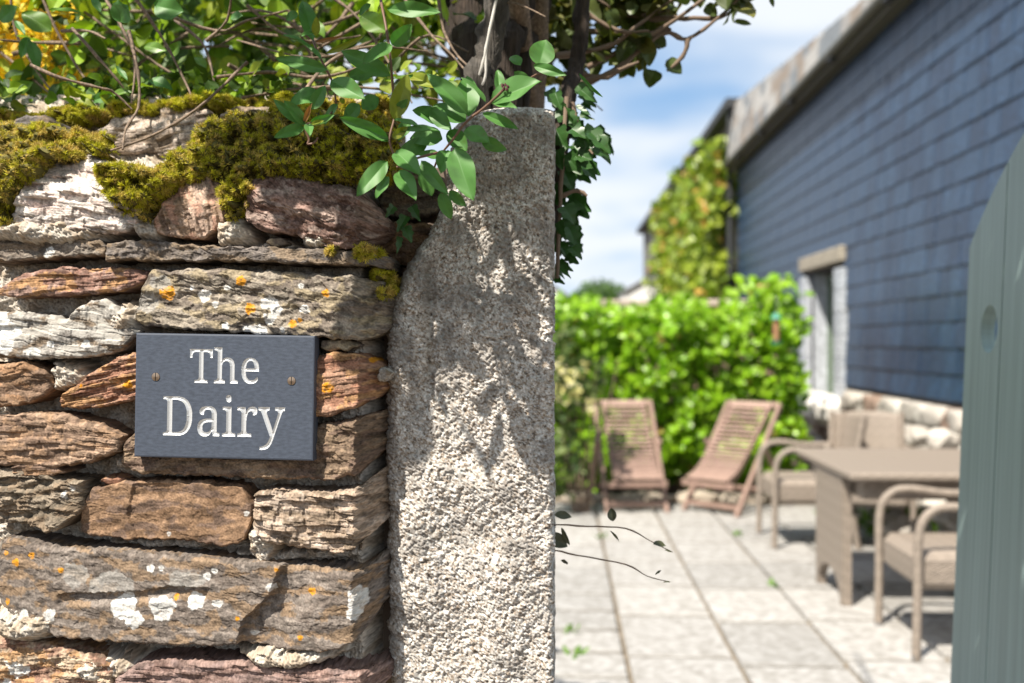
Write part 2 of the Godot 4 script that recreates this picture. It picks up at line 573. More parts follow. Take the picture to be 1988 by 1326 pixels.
func build_wall() -> void:
	var w := thing("stone_wall", "rough slate rubble wall with pale lime mortar carrying the house sign", "wall")
	mortar(w)
	var grey := {"c1": Color(0.155, 0.125, 0.10), "c2": Color(0.235, 0.20, 0.165), "c3": Color(0.19, 0.135, 0.085)}
	var brown := {"c1": Color(0.20, 0.115, 0.06), "c2": Color(0.28, 0.165, 0.09), "c3": Color(0.14, 0.09, 0.065)}
	var red := {"c1": Color(0.26, 0.12, 0.07), "c2": Color(0.36, 0.20, 0.125), "c3": Color(0.36, 0.19, 0.07)}
	var rows := [
		# thin course under the coping
		[[[-30, 470], [60, 465], [150, 462], [200, 470], [216, 478]], [[-30, 512], [80, 505], [150, 500], [190, 497], [216, 497]], grey, {"prot": 14, "ter": 1.6, "round": 5, "spots": [[105, 490, 10, 0], [100, 497, 6, 0]]}],
		[[[219, 474], [300, 466], [330, 472], [420, 480], [560, 482], [640, 485], [748, 492]], [[219, 508], [300, 508], [450, 508], [560, 512], [650, 515], [748, 516]], grey, {"prot": 22, "ter": 1.5, "round": 4, "rt": 715.0, "c2": Color(0.17, 0.145, 0.13)}],
		# reddish stone
		[[[0, 560], [30, 540], [60, 528], [120, 518], [180, 522], [230, 520], [292, 526]], [[0, 575], [50, 577], [120, 573], [200, 571], [260, 560], [292, 542]], red, {"prot": 13, "lay": 3.0, "sp": 7.0, "ang": -0.08, "c1": Color(0.21, 0.11, 0.08), "c2": Color(0.30, 0.19, 0.15)}],
		# stone with the orange lichens
		[[[270, 606], [285, 558], [300, 522], [335, 525], [400, 522], [470, 523], [560, 528], [660, 535], [730, 540], [768, 560]], [[270, 628], [300, 632], [350, 638], [420, 642], [520, 648], [600, 653], [700, 662], [768, 625]], grey, {"prot": 16, "ter": 1.7, "lay": 0.6, "fine": 0.45, "sp": 6.0, "ang": 0.1, "round": 7, "rt": 690.0, "rk": 1.3, "c3": Color(0.27, 0.215, 0.13), "c2": Color(0.27, 0.23, 0.18),
			"spots": [[334, 570, 14, 1, 1.1], [476, 547, 10, 1], [494, 600, 11, 1], [574, 629, 9, 1], [588, 622, 5, 1], [638, 570, 8, 1], [404, 575, 13, 0], [425, 592, 7, 0], [530, 590, 14, 0, 1.3], [543, 602, 12, 0], [530, 619, 12, 0], [597, 601, 9, 0, 1.2], [293, 588, 20, 2, 1.2], [380, 560, 5, 0], [445, 633, 8, 0], [448, 560, 5, 0, 1.6], [555, 640, 6, 0], [500, 644, 14, 0, 2.0], [590, 556, 6, 0], [320, 550, 14, 2, 1.5]]}],
		# pale lichened stone
		[[[-30, 606], [60, 606], [110, 614], [140, 620], [155, 602], [180, 586], [210, 580], [232, 592], [272, 640]], [[-30, 692], [60, 696], [140, 696], [200, 690], [240, 680], [272, 652]], grey, {"prot": 17, "lay": 2.4, "sp": 9.0, "ang": 0.12, "pale": 0.42, "c1": Color(0.22, 0.20, 0.18), "c2": Color(0.34, 0.32, 0.29), "spots": [[22, 668, 20, 0], [30, 642, 16, 0, 1.4], [108, 668, 8, 0], [175, 668, 9, 0], [12, 622, 18, 0], [75, 682, 9, 0, 2.0]]}],
		[[[-30, 705], [60, 702], [80, 712], [104, 728]], [[-30, 790], [40, 786], [80, 776], [104, 752]], brown, {"prot": 12, "ter": 1.5, "c1": Color(0.20, 0.125, 0.08), "c3": Color(0.32, 0.17, 0.08)}],
		[[[122, 772], [150, 746], [190, 720], [230, 697], [265, 684], [330, 680], [430, 690]], [[122, 790], [160, 793], [220, 786], [265, 776], [330, 790], [430, 800]], red, {"prot": 12, "lay": 4.2, "sp": 4.5, "ang": -0.16, "spots": [[256, 745, 9, 1], [166, 748, 4, 1]]}],
		[[[470, 700], [540, 688], [620, 690], [650, 685], [700, 688], [718, 700], [745, 730]], [[470, 800], [540, 806], [640, 806], [690, 791], [718, 776], [745, 758]], red, {"prot": 14, "lay": 2.2, "sp": 5.0, "ang": -0.12, "rt": 700.0, "rk": 2.2, "spots": [[716, 697, 9, 1, 0.6], [640, 752, 10, 1, 1.3]]}],
		[[[-30, 812], [80, 800], [140, 806], [200, 822], [240, 846]], [[-30, 894], [60, 906], [100, 906], [180, 896], [240, 874]], brown, {"prot": 19, "lay": 3.0, "sp": 6.5, "ang": 0.06, "c1": Color(0.19, 0.12, 0.08), "c2": Color(0.29, 0.19, 0.125), "c3": Color(0.30, 0.18, 0.10)}],
		[[[240, 862], [270, 834], [400, 840], [520, 832], [620, 826], [690, 812], [748, 800]], [[240, 900], [262, 916], [350, 921], [480, 926], [560, 929], [640, 931], [690, 921], [748, 868]], brown, {"prot": 8, "ter": 1.6, "lay": 1.2, "sp": 8.0, "rt": 692.0, "rk": 2.1, "c1": Color(0.17, 0.115, 0.075), "c2": Color(0.25, 0.17, 0.105)}],
		[[[-30, 906], [50, 905], [90, 910], [116, 926], [168, 932]], [[-30, 1016], [60, 1016], [100, 1031], [130, 1021], [168, 988]], grey, {"prot": 14, "ter": 3.2, "lay": 0.9, "sp": 6.0, "c1": Color(0.17, 0.135, 0.095), "c2": Color(0.25, 0.20, 0.145), "spots": [[134, 958, 8, 0, 0.8], [150, 945, 6, 0]], "cuts": [[[[-30, 935], [30, 922], [115, 930]], 7.0, 0, 60.0]]}],
		[[[158, 986], [180, 946], [240, 935], [300, 932], [400, 935], [470, 945], [492, 975]], [[158, 1030], [180, 1041], [250, 1046], [350, 1049], [440, 1059], [475, 1051], [492, 1000]], brown, {"prot": 3, "ter": 0.6, "fine": 0.34, "round": 5, "cuts": [[[[935, 262], [1000, 248], [1045, 268]], 3.0, 1, 60.0]], "spots": [[328, 1036, 5, 0], [480, 996, 6, 0]]}],
		[[[498, 958], [520, 950], [600, 953], [650, 955], [700, 946], [748, 905]], [[498, 1022], [520, 1051], [600, 1061], [650, 1071], [695, 1061], [748, 1012]], grey, {"prot": 19, "lay": 5.5, "sp": 8.0, "ang": 0.06, "rt": 694.0, "rk": 2.3, "c1": Color(0.24, 0.175, 0.12), "c2": Color(0.42, 0.33, 0.26), "c3": Color(0.33, 0.24, 0.17)}],
		# the long slab at the foot
		[[[8, 1090], [20, 1041], [60, 1046], [140, 1061], [250, 1066], [400, 1081], [520, 1091], [620, 1101], [700, 1108], [752, 1082]], [[8, 1152], [30, 1182], [60, 1210], [120, 1230], [200, 1236], [300, 1243], [400, 1246], [470, 1246], [560, 1256], [640, 1259], [700, 1236], [752, 1165]], grey, {"prot": 22, "ter": 0.7, "lay": 0.35, "fine": 0.42, "sp": 7.0, "ang": 0.07, "round": 7, "rt": 690.0, "rk": 1.9, "c1": Color(0.15, 0.12, 0.10), "c2": Color(0.21, 0.175, 0.15), "c3": Color(0.23, 0.15, 0.085),
			"spots": [[253, 1172, 27, 0, 0.9], [272, 1195, 18, 0], [326, 1173, 25, 0], [389, 1160, 17, 0], [110, 1187, 13, 0, 0.9], [432, 1164, 8, 0, 1.5], [62, 1184, 9, 0], [45, 1086, 8, 1, 0.9], [26, 1068, 5, 1], [75, 1073, 7, 1], [133, 1100, 6, 1], [30, 1160, 7, 1, 0.6], [352, 1152, 7, 1, 0.7], [545, 1100, 5, 1], [304, 1097, 8, 0], [324, 1097, 6, 0], [412, 1112, 8, 0], [426, 1102, 7, 0], [610, 1144, 7, 1, 1.4], [533, 1133, 9, 0], [590, 1230, 6, 1], [470, 1193, 5, 1], [496, 1226, 6, 0, 1.6], [696, 1165, 30, 0, 0.5], [690, 1185, 14, 0, 0.9], [230, 1125, 22, 2, 2.0], [160, 1110, 24, 2], [370, 1120, 18, 2, 2.0]],
			"cuts": [[[[118, 1152], [140, 1144], [230, 1143], [290, 1140], [345, 1130], [420, 1136]], 5.5, 0, 14.0], [[[1092, 552], [1150, 530], [1200, 478], [1262, 462]], 14.0, 1, 55.0]]}],
		[[[-30, 1236], [60, 1240], [130, 1256], [200, 1270], [226, 1290]], [[-30, 1350], [60, 1352], [130, 1356], [200, 1356], [226, 1345]], red, {"prot": 15, "lay": 3.5, "sp": 6.0, "fine": 1.6, "c1": Color(0.27, 0.15, 0.10), "c2": Color(0.44, 0.33, 0.22), "spots": [[46, 1295, 17, 0, 1.2], [25, 1280, 6, 0], [70, 1330, 9, 0], [20, 1320, 9, 0]]}],
		[[[232, 1312], [270, 1286], [330, 1277], [450, 1280], [600, 1292], [700, 1302], [752, 1318]], [[232, 1346], [270, 1350], [330, 1352], [450, 1356], [600, 1358], [700, 1358], [752, 1350]], red, {"prot": 19, "lay": 2.6, "sp": 5.0, "ang": 0.08, "rt": 704.0, "c1": Color(0.19, 0.115, 0.095), "c2": Color(0.29, 0.19, 0.16), "c3": Color(0.22, 0.15, 0.135)}],
		# coping stones
		[[[34, 402], [60, 352], [100, 308], [140, 282], [200, 306], [240, 330], [280, 400]], [[34, 438], [100, 450], [160, 452], [220, 456], [255, 452], [280, 438]], grey, {"prot": 16, "lay": 5.5, "sp": 9.0, "ang": 0.08, "lean": 0.85, "lean_at": 378.0, "c1": Color(0.46, 0.40, 0.36), "c2": Color(0.58, 0.53, 0.49), "c3": Color(0.55, 0.43, 0.38)}],
		[[[306, 432], [330, 392], [360, 362], [400, 338], [430, 342], [444, 400]], [[306, 452], [360, 466], [400, 464], [444, 440]], brown, {"prot": 22, "lay": 3.6, "sp": 6.0, "ang": 1.35, "lean": 0.6, "lean_at": 400.0, "c1": Color(0.25, 0.16, 0.10), "c2": Color(0.40, 0.28, 0.21), "c3": Color(0.40, 0.22, 0.15)}],
		[[[484, 372], [500, 350], [540, 336], [600, 350], [660, 364], [700, 370], [738, 418]], [[484, 430], [520, 452], [580, 458], [620, 472], [660, 487], [700, 480], [738, 440]], red, {"prot": 24, "ter": 2.6, "lay": 1.4, "sp": 9.0, "ang": 0.3, "lean": 0.8, "lean_at": 385.0, "round": 16, "rt": 700.0, "c1": Color(0.15, 0.085, 0.065), "c2": Color(0.25, 0.155, 0.125), "c3": Color(0.33, 0.24, 0.20), "cuts": [[[[560, 425], [600, 418], [640, 440], [700, 470]], 4.0, 0, 30.0]]}],
		[[[186, 250], [240, 206], [300, 192], [380, 195], [424, 230]], [[186, 300], [240, 296], [330, 300], [424, 282]], grey, {"prot": 0, "back": 150.0, "lay": 5.0, "sp": 9.0, "ang": -0.2, "lean": 0.5, "lean_at": 250.0, "c1": Color(0.36, 0.28, 0.22), "c2": Color(0.48, 0.40, 0.33)}],
		[[[735, 345], [780, 330], [830, 335], [880, 350]], [[735, 415], [780, 425], [830, 420], [880, 400]], grey, {"prot": 0, "back": 120.0, "ter": 2.0, "lay": 1.5, "c2": Color(0.17, 0.14, 0.11)}],
		[[[730, 440], [780, 430], [820, 432], [850, 440]], [[730, 505], [780, 515], [820, 510], [850, 500]], brown, {"prot": 0, "back": 110.0, "ter": 2.0, "lay": 1.5}],
		[[[395, 318], [420, 298], [470, 292], [500, 310]], [[395, 338], [430, 350], [470, 348], [500, 330]], brown, {"prot": 4, "back": 40.0, "ter": 2.0, "lay": 2.0, "c2": Color(0.36, 0.27, 0.20)}],
		[[[540, 262], [580, 240], [640, 244], [690, 262]], [[540, 282], [590, 296], [650, 294], [690, 280]], grey, {"prot": 10, "back": 70.0, "ter": 2.0, "lay": 2.0}],
		[[[430, 222], [470, 206], [530, 208], [560, 224]], [[430, 238], [480, 246], [530, 246], [560, 236]], grey, {"prot": 10, "back": 150.0, "ter": 2.0, "lay": 2.0, "c2": Color(0.34, 0.29, 0.24)}],
		[[[20, 232], [45, 222], [85, 224], [100, 236]], [[20, 244], [45, 250], [85, 248], [100, 240]], grey, {"prot": 0, "back": 95.0, "ter": 1.0, "c1": Color(0.12, 0.105, 0.10)}],
		# chinking stones and pebbles in the joints
		[[[622, 664], [640, 658], [672, 660], [690, 668]], [[622, 676], [640, 682], [672, 680], [690, 674]], grey, {"prot": 4, "round": 5, "c2": Color(0.34, 0.28, 0.18)}],
		[[[728, 722], [734, 714], [744, 714], [752, 726]], [[728, 734], [734, 742], [744, 744], [752, 738]], grey, {"prot": -14, "round": 8, "pale": 0.5, "c1": Color(0.34, 0.34, 0.33)}],
		[[[30, 905], [60, 898], [110, 900], [130, 912]], [[30, 918], [60, 922], [110, 922], [130, 916]], brown, {"prot": 15, "lay": 2.0, "round": 5, "c2": Color(0.40, 0.28, 0.20)}],
		[[[-10, 1068], [0, 1050], [10, 1060]], [[-10, 1150], [0, 1156], [10, 1120]], grey, {"prot": 2, "c1": Color(0.08, 0.075, 0.07)}],
		[[[195, 930], [210, 924], [228, 926], [236, 932]], [[195, 936], [210, 940], [228, 940], [236, 936]], red, {"prot": 2, "round": 4, "c2": Color(0.48, 0.30, 0.22)}],
		[[[520, 468], [530, 462], [552, 462], [560, 468]], [[520, 476], [530, 479], [552, 479], [560, 475]], grey, {"prot": 12, "round": 4, "c2": Color(0.42, 0.34, 0.22)}],
		[[[180, 1332], [200, 1326], [226, 1328], [236, 1334]], [[180, 1344], [200, 1348], [226, 1348], [236, 1342]], grey, {"prot": 12, "round": 5}],
	]
	for r in rows:
		var o: Dictionary = r[2].duplicate()
		o.merge(r[3], true)
		stone(w, r[0], r[1], o)

# ---------------------------------------------------------------- the granite post

func build_post() -> void:
	var D := 1.275
	var left := [[190, 905], [215, 880], [300, 868], [400, 852], [450, 828], [490, 798], [530, 776], [580, 758], [640, 748], [720, 746], [820, 744], [900, 743], [1000, 744], [1100, 746], [1240, 750], [1360, 754]]
	var step := 1.75
	var rows := int((1360 - 192) / step)
	var cols := int(330 / step) + 14
	var flank := [0.0, 5.0, 14.0, 28.0, 50.0, 90.0, 130.0, 190.0]
	var pos := PackedVector3Array(); pos.resize(cols * rows)
	var col := PackedColorArray(); col.resize(cols * rows)
	var crystals := FastNoiseLite.new()
	crystals.noise_type = FastNoiseLite.TYPE_CELLULAR
	crystals.cellular_return_type = FastNoiseLite.RETURN_CELL_VALUE
	crystals.frequency = 0.01
	crystals.seed = 5
	for j in rows:
		var v := 192.0 + j * step
		var xl := along(left, v) + 4.0 * na.get_noise_2d(v * 3.0, 400.0) + 2.0 * na.get_noise_2d(v * 14.0, 410.0)
		var xr := 1074.5 + 1.6 * na.get_noise_2d(v * 4.0, 420.0) + 1.0 * na.get_noise_2d(v * 22.0, 430.0) - 4.5 * smoothstep(0.3, 0.6, na.get_noise_2d(v * 2.6, 450.0))
		for i in cols:
			var s := clampf(float(i - 7) / (cols - 15), 0, 1)
			var back := maxi(0, maxi(7 - i, i - (cols - 8)))
			var u := lerpf(xl, xr, s)
			var X: float = u * 0.66 + (flank[back] if i > 7 else -flank[back])
			var Y := v * 0.66
			var low := na.get_noise_2d(X * 1.1 + 70.0, Y * 0.7)
			var mid := nf.get_noise_2d(X * 5.0, Y * 4.0 + 33.0)
			var g1 := na.get_noise_2d(X * 26.0, Y * 26.0)
			var g2 := na.get_noise_2d(X * 61.0, Y * 61.0 + 9.0)
			var z := 8.0 * low + 3.4 * mid + 1.15 * g1 + 0.75 * g2 - 2.6 * smoothstep(0.25, 0.6, na.get_noise_2d(X * 13.0, Y * 13.0 + 700.0))
			# dressed flatter towards the foot, a worn groove near the left edge higher up
			var groove := exp(-pow((u - 838.0 - 12.0 * low) / 11.0, 2.0)) * smoothstep(440.0, 540.0, v) * (1.0 - smoothstep(700.0, 820.0, v))
			z -= 13.0 * groove
			var hollow := exp(-pow((v - 890.0 - (u - 900.0) * 0.22) / 24.0, 2.0)) * smoothstep(780.0, 840.0, u) * (1.0 - smoothstep(930.0, 1010.0, u))
			z -= 7.0 * hollow
			var el := (u - xl) / 34.0
			var er := (xr - u) / 13.0
			if el < 1.0: z -= 26.0 * pow(1.0 - el, 2.2)
			if er < 1.0: z -= 9.0 * pow(1.0 - er, 2.0)
			var et := (v - 196.0 - 8.0 * pow(absf(u - 1010.0) / 70.0, 2.0)) / 26.0
			if et < 1.0: z -= 30.0 * pow(1.0 - maxf(et, -0.4), 2.0)
			z -= flank[back]
			if back > 0 and back < 7: u += (5.0 * mid + 1.6 * g1) * (1.0 if i > 7 else -1.0)
			if j == 0: z -= 170.0
			var p := at(u, v, D)
			var k := j * cols + i
			pos[k] = Vector3(p.x, p.y, p.z + z * MM)
			var cell := crystals.get_noise_2d(X * 21.0 + 8.0 * g2, Y * 21.0) if na.get_noise_2d(X * 15.0, Y * 15.0 - 80.0) > 0.0 else crystals.get_noise_2d(X * 36.0 + 8.0 * g2, Y * 36.0)
			var c := Color(0.455, 0.425, 0.39)
			if cell > 0.30: c = Color(0.68, 0.665, 0.64)
			elif cell < -0.60: c = Color(0.06, 0.055, 0.05)
			elif cell < -0.24: c = Color(0.27, 0.215, 0.165)
			c = c.lerp(Color(0.40, 0.37, 0.335), 0.10)
			var t := 1.0 + 0.22 * g1 + 0.18 * mid
			c = Color(c.r * t, c.g * t, c.b * t)
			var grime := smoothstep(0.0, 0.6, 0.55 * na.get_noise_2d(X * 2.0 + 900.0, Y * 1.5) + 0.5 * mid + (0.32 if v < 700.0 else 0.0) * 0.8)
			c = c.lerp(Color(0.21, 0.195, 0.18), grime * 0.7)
			var lich := nc.get_noise_2d(X * 5.5 + 11.0, Y * 5.5)
			if lich < -0.80 + 0.06 * g1 and hash1(floorf(X / 14.0) * 1.7 + floorf(Y / 14.0) * 5.3) > 0.35:
				c = c.lerp(Color(0.36, 0.39, 0.39), 0.65)
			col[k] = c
	var o := obj("granite_gatepost", grid_mesh(cols, rows, pos, col), M.rock)
	tag(o, "tall rough grey granite gatepost between the stone wall and the gateway", "gatepost")

# ---------------------------------------------------------------- the sign

func letters_of(word: String, bold: bool) -> Array:            # triangles of a word, in font units, with the letter each belongs to
	var f := SystemFont.new()
	f.font_names = PackedStringArray(["Droid Serif"])
	var tm := TextMesh.new()
	tm.font = f
	tm.text = word
	tm.font_size = 64
	tm.pixel_size = 0.01
	tm.depth = 0.0
	tm.curve_step = 0.4
	tm.horizontal_alignment = HORIZONTAL_ALIGNMENT_LEFT
	var a := tm.get_mesh_arrays()
	var v: PackedVector3Array = a[Mesh.ARRAY_VERTEX]
	var idx: PackedInt32Array = a[Mesh.ARRAY_INDEX] if a[Mesh.ARRAY_INDEX] != null else PackedInt32Array(range(v.size()))
	var ends := []
	for i in word.length():
		ends.append(f.get_string_size(word.substr(0, i + 1), HORIZONTAL_ALIGNMENT_LEFT, -1, 64).x * 0.01)
	var whole: float = ends[-1]
	var lo := 1e9
	var hi := -1e9
	for p in v: lo = minf(lo, p.x); hi = maxf(hi, p.x)
	var out := []
	for i in range(0, idx.size(), 3):
		var t := [v[idx[i]], v[idx[i + 1]], v[idx[i + 2]]]
		var cx: float = (t[0].x + t[1].x + t[2].x) / 3.0 - (lo if lo < -0.2 else 0.0)
		var n := 0
		while n < word.length() - 1 and cx > ends[n]: n += 1
		out.append([t, n])
	return out

func build_sign() -> void:
	var W := 222.0
	var H := 152.0
	var T := 21.0
	var s := thing("house_sign", "dark slate house name sign with silver engraved lettering screwed to the stone wall", "sign")
	var c := at(435, 770, 1.196)
	s.position = c
	s.rotation.z = -0.0165
	var cell := 0.42
	var nx := int((W - 4.0) / cell)
	var ny := int((H - 4.0) / cell)
	var inside := PackedInt32Array(); inside.resize((nx + 1) * (ny + 1)); inside.fill(0)
	var k := 219.0 / 352.0            # mm for a pixel
	var words := [["The", 366.0, 503.0, 674.0, 743.0], ["Dairy", 314.0, 556.0, 767.0, 872.0]]
	var first := 1
	for w in words:
		var tris := letters_of(w[0], false)
		var lo := Vector2(1e9, 1e9)
		var hi := Vector2(-1e9, -1e9)
		for t in tris:
			for p in t[0]:
				lo = Vector2(minf(lo.x, p.x), minf(lo.y, p.y))
				hi = Vector2(maxf(hi.x, p.x), maxf(hi.y, p.y))
		for t in tris:
			var q := []
			for p in t[0]:
				var uu: float = lerpf(w[1], w[2], (p.x - lo.x) / (hi.x - lo.x))
				var vv: float = lerpf(w[4], w[3], (p.y - lo.y) / (hi.y - lo.y))
				q.append(Vector2(((uu - 435.0) * k + nx * cell / 2.0) / cell, ((vv - 770.0) * k + ny * cell / 2.0) / cell))
			var area: float = (q[1] - q[0]).cross(q[2] - q[0])
			if absf(area) < 1e-6: continue
			for y in range(maxi(0, int(minf(q[0].y, minf(q[1].y, q[2].y)))), mini(ny, int(maxf(q[0].y, maxf(q[1].y, q[2].y))) + 1) + 1):
				for x in range(maxi(0, int(minf(q[0].x, minf(q[1].x, q[2].x)))), mini(nx, int(maxf(q[0].x, maxf(q[1].x, q[2].x))) + 1) + 1):
					var p := Vector2(x, y)
					var a0: float = (q[1] - q[0]).cross(p - q[0]) / area
					var a1: float = (q[2] - q[1]).cross(p - q[1]) / area
					var a2: float = (q[0] - q[2]).cross(p - q[2]) / area
					if a0 >= -0.01 and a1 >= -0.01 and a2 >= -0.01: inside[y * (nx + 1) + x] = first + t[1]
		first += w[0].length()
	# distance to the edge of the cut, so that the grooves are V shaped
	var dist := PackedFloat32Array(); dist.resize((nx + 1) * (ny + 1))
	for i in dist.size(): dist[i] = 0.0 if inside[i] == 0 else 99.0
	for y in range(1, ny):
		for x in range(1, nx):
			var i := y * (nx + 1) + x
			if dist[i] > 0.0: dist[i] = minf(dist[i], minf(minf(dist[i - 1], dist[i - nx - 1]) + 1.0, minf(dist[i - nx - 2], dist[i - nx]) + 1.414))
	for y in range(ny - 1, 0, -1):
		for x in range(nx - 1, 0, -1):
			var i := y * (nx + 1) + x
			if dist[i] > 0.0: dist[i] = minf(dist[i], minf(minf(dist[i + 1], dist[i + nx + 1]) + 1.0, minf(dist[i + nx + 2], dist[i + nx]) + 1.414))
	var pos := PackedVector3Array(); pos.resize(dist.size())
	var col := PackedColorArray(); col.resize(dist.size())
	for y in ny + 1:
		for x in nx + 1:
			var i := y * (nx + 1) + x
			var mx := (x - nx / 2.0) * cell
			var my := (ny / 2.0 - y) * cell
			pos[i] = Vector3(mx, my, -minf(dist[i] * cell * 0.95, 1.9) + 0.03 * na.get_noise_2d(mx * 40.0, my * 60.0)) * MM
			var n := 1.0 + 0.16 * na.get_noise_2d(mx * 9.0, my * 30.0) + 0.13 * nf.get_noise_2d(mx * 14.0, my * 14.0) + 0.10 * na.get_noise_2d(mx * 90.0, my * 90.0)
			var base := Color(0.060, 0.073, 0.100)
			if nc.get_noise_2d(mx * 9.0, my * 9.0) < -0.985: base = Color(0.30, 0.30, 0.30)
			col[i] = Color(base.r * n, base.g * n, base.b * n)
	var plate := PackedInt32Array()
	var cuts := []
	for i in first: cuts.append(PackedInt32Array())
	for y in ny:
		for x in nx:
			var a := y * (nx + 1) + x
			var l := maxi(maxi(inside[a], inside[a + 1]), maxi(inside[a + nx + 1], inside[a + nx + 2]))
			var q := PackedInt32Array([a, a + 1, a + nx + 2, a, a + nx + 2, a + nx + 1])
			if l == 0: plate.append_array(q)
			else: cuts[l].append_array(q)
	# the rim, sides and back of the slate
	var hx := nx * cell / 2.0
	var hy := ny * cell / 2.0
	var rim := [[hx, hy, 0.0], [W / 2 - 0.6, H / 2 - 0.6, -0.5], [W / 2, H / 2, -1.6], [W / 2, H / 2, -T], [W / 2 - 4, H / 2 - 4, -T]]
	for r in rim.size():
		for cn in [[-1, 1], [1, 1], [1, -1], [-1, -1]]:
			pos.append(Vector3(cn[0] * rim[r][0], cn[1] * rim[r][1], rim[r][2]) * MM)
			col.append(Color(0.062, 0.074, 0.10))
	var b0 := pos.size() - rim.size() * 4
	# flat faces: every band gets corners of its own
	for r in rim.size() - 1:
		for q in 4:
			var a := b0 + r * 4 + q
			var b := b0 + r * 4 + (q + 1) % 4
			var d := [a, a + 4, b + 4, b]
			var base := pos.size()
			for e in d:
				pos.append(pos[e]); col.append(col[e])
			plate.append_array(PackedInt32Array([base, base + 1, base + 2, base, base + 2, base + 3]))
	var e0 := b0 + (rim.size() - 1) * 4
	plate.append_array(PackedInt32Array([e0, e0 + 3, e0 + 2, e0, e0 + 2, e0 + 1]))
	obj("plate", indexed(pos, col, plate), M.sign_slate, s)
	for l in range(1, first):
		var ids := {}
		var lp := PackedVector3Array()
		var li := PackedInt32Array()
		for i in cuts[l]:
			if not ids.has(i):
				ids[i] = lp.size()
				lp.append(pos[i])
			li.append(ids[i])
		obj("letter", indexed(lp, PackedColorArray(), li), M.silver, s)
	for sc in [[298.0, 735.0], [568.5, 738.0]]:
		var p := Vector3((sc[0] - 435.0) * k, (770.0 - sc[1]) * k + 0.8, 0.2) * MM
		var st := st_new()
		for side in [-1.0, 1.0]:
			for i in 12:
				var a0 := PI * i / 12.0
				var a1 := PI * (i + 1) / 12.0
				var pts := []
				for a in [a0, a1]:
					pts.append(Vector3(side * (0.55 + 4.3 * sin(a)), 4.9 * cos(a), 0.5) * MM)
				var cen := Vector3(side * 0.55, 0, 1.3) * MM
				var pa: Vector3 = p + pts[0]
				var pb: Vector3 = p + pts[1]
				if side > 0.0: tri(st, p + cen, pa, pb)
				else: tri(st, p + cen, pb, pa)
				var d := Vector3(0, 0, -0.9) * MM
				if side > 0.0: quad(st, pa, pa + d, pb + d, pb)
				else: quad(st, pb, pb + d, pa + d, pa)
		var screw := obj("screw", st.commit(), M.brass, s)
		var disc := CylinderMesh.new()
		disc.top_radius = 5.2 * MM; disc.bottom_radius = 5.2 * MM; disc.height = 0.6 * MM; disc.radial_segments = 24
		obj("slot", disc, M.screw_dark, screw, Transform3D(Basis(Vector3.RIGHT, PI / 2), p))

# ---------------------------------------------------------------- leaves

func leaf_mesh(kind: String, sd: float) -> ArrayMesh:      # one unit long, from the stalk at the origin along +y, face towards +z
	var rows := 11
	var xs := [-1.0, -0.55, -0.07, 0.0, 0.07, 0.55, 1.0]
	var cols := xs.size()
	var pos := PackedVector3Array()
	var col := PackedColorArray()
	var fold := 0.16 + 0.25 * hash1(sd)
	var bend := -0.05 - 0.35 * hash1(sd + 1.0)
	var twist := (hash1(sd + 2.0) - 0.5) * 0.5
	for r in rows:
		var t := 1.0 - float(r) / (rows - 1)          # top row is the tip
		var w := 0.0
		match kind:
			"oval": w = 0.30 * pow(sin(PI * pow(t, 0.86)), 0.72)
			"round": w = 0.43 * pow(sin(PI * pow(t, 0.62)), 0.62)
			"long": w = 0.19 * pow(sin(PI * pow(t, 0.9)), 0.8)
			"petal": w = 0.24 * pow(sin(PI * pow(t, 1.2)), 0.7)
		if kind == "ivy":
			var lobes := [[0.0, 0.12], [0.06, 0.36], [0.16, 0.46], [0.27, 0.33], [0.36, 0.28], [0.48, 0.42], [0.56, 0.26], [0.7, 0.20], [0.85, 0.10], [1.0, 0.0]]
			w = along(lobes, t)
		w = maxf(w, 0.004)
		if t < 0.10 and kind != "ivy" and kind != "round": w = lerpf(0.015, w, t / 0.10)
		for x in xs:
			var wav := 0.035 * sin(t * 9.0 + sd * 5.0 + x * 2.0) * absf(x)
			var p := Vector3(x * w, t, fold * absf(x) * w + bend * t * t + wav)
			if kind == "ivy" and absf(x) > 0.5: p.y -= 0.05 * sin(t * 20.0)
			p = Vector3(p.x * cos(twist * t) - p.z * sin(twist * t) * 0.5, p.y, p.z * cos(twist * t) + p.x * sin(twist * t))
			pos.append(p)
			var rib := 1.35 if absf(x) < 0.1 else (1.0 + 0.17 * sin(t * 40.0 - absf(x) * 7.0))
			var g := rib * (1.0 + 0.28 * na.get_noise_2d(t * 240.0 + sd * 90.0, x * 130.0))
			var dry := smoothstep(0.15, 0.4, na.get_noise_2d(t * 170.0 + sd * 50.0, x * 90.0 + sd) + 0.5 * (t - 0.8)) if hash1(sd + 6.0) > 0.45 else 0.0
			col.append(Color(g, g, g).lerp(Color(g * 1.5, g * 0.75, g * 0.6), dry * 0.7))
	return grid_mesh(cols, rows, pos, col)

var leaves := {}

func leaf_basis(dir: Vector3, face: Vector3, length: float, width: float) -> Basis:
	var y := dir.normalized()
	var x := y.cross(face).normalized()
	if x.length() < 0.5: x = y.cross(Vector3(0.3, 0.2, 1)).normalized()
	var z := x.cross(y)
	return Basis(x * width, y * length, z * lerpf(length, width, 0.5))

func pick(kind: String) -> ArrayMesh:
	var l: Array = leaves[kind]
	return l[rng.randi() % l.size()]

func make_leaves() -> void:
	for kind in ["oval", "round", "long", "ivy", "petal"]:
		leaves[kind] = []
		for i in 5: leaves[kind].append(leaf_mesh(kind, i * 3.7 + 1.0))

func aspect(kind: String) -> float:          # how wide the unit leaf of a kind is
	return {"oval": 0.60, "round": 0.86, "long": 0.38, "ivy": 0.92, "petal": 0.48}[kind]

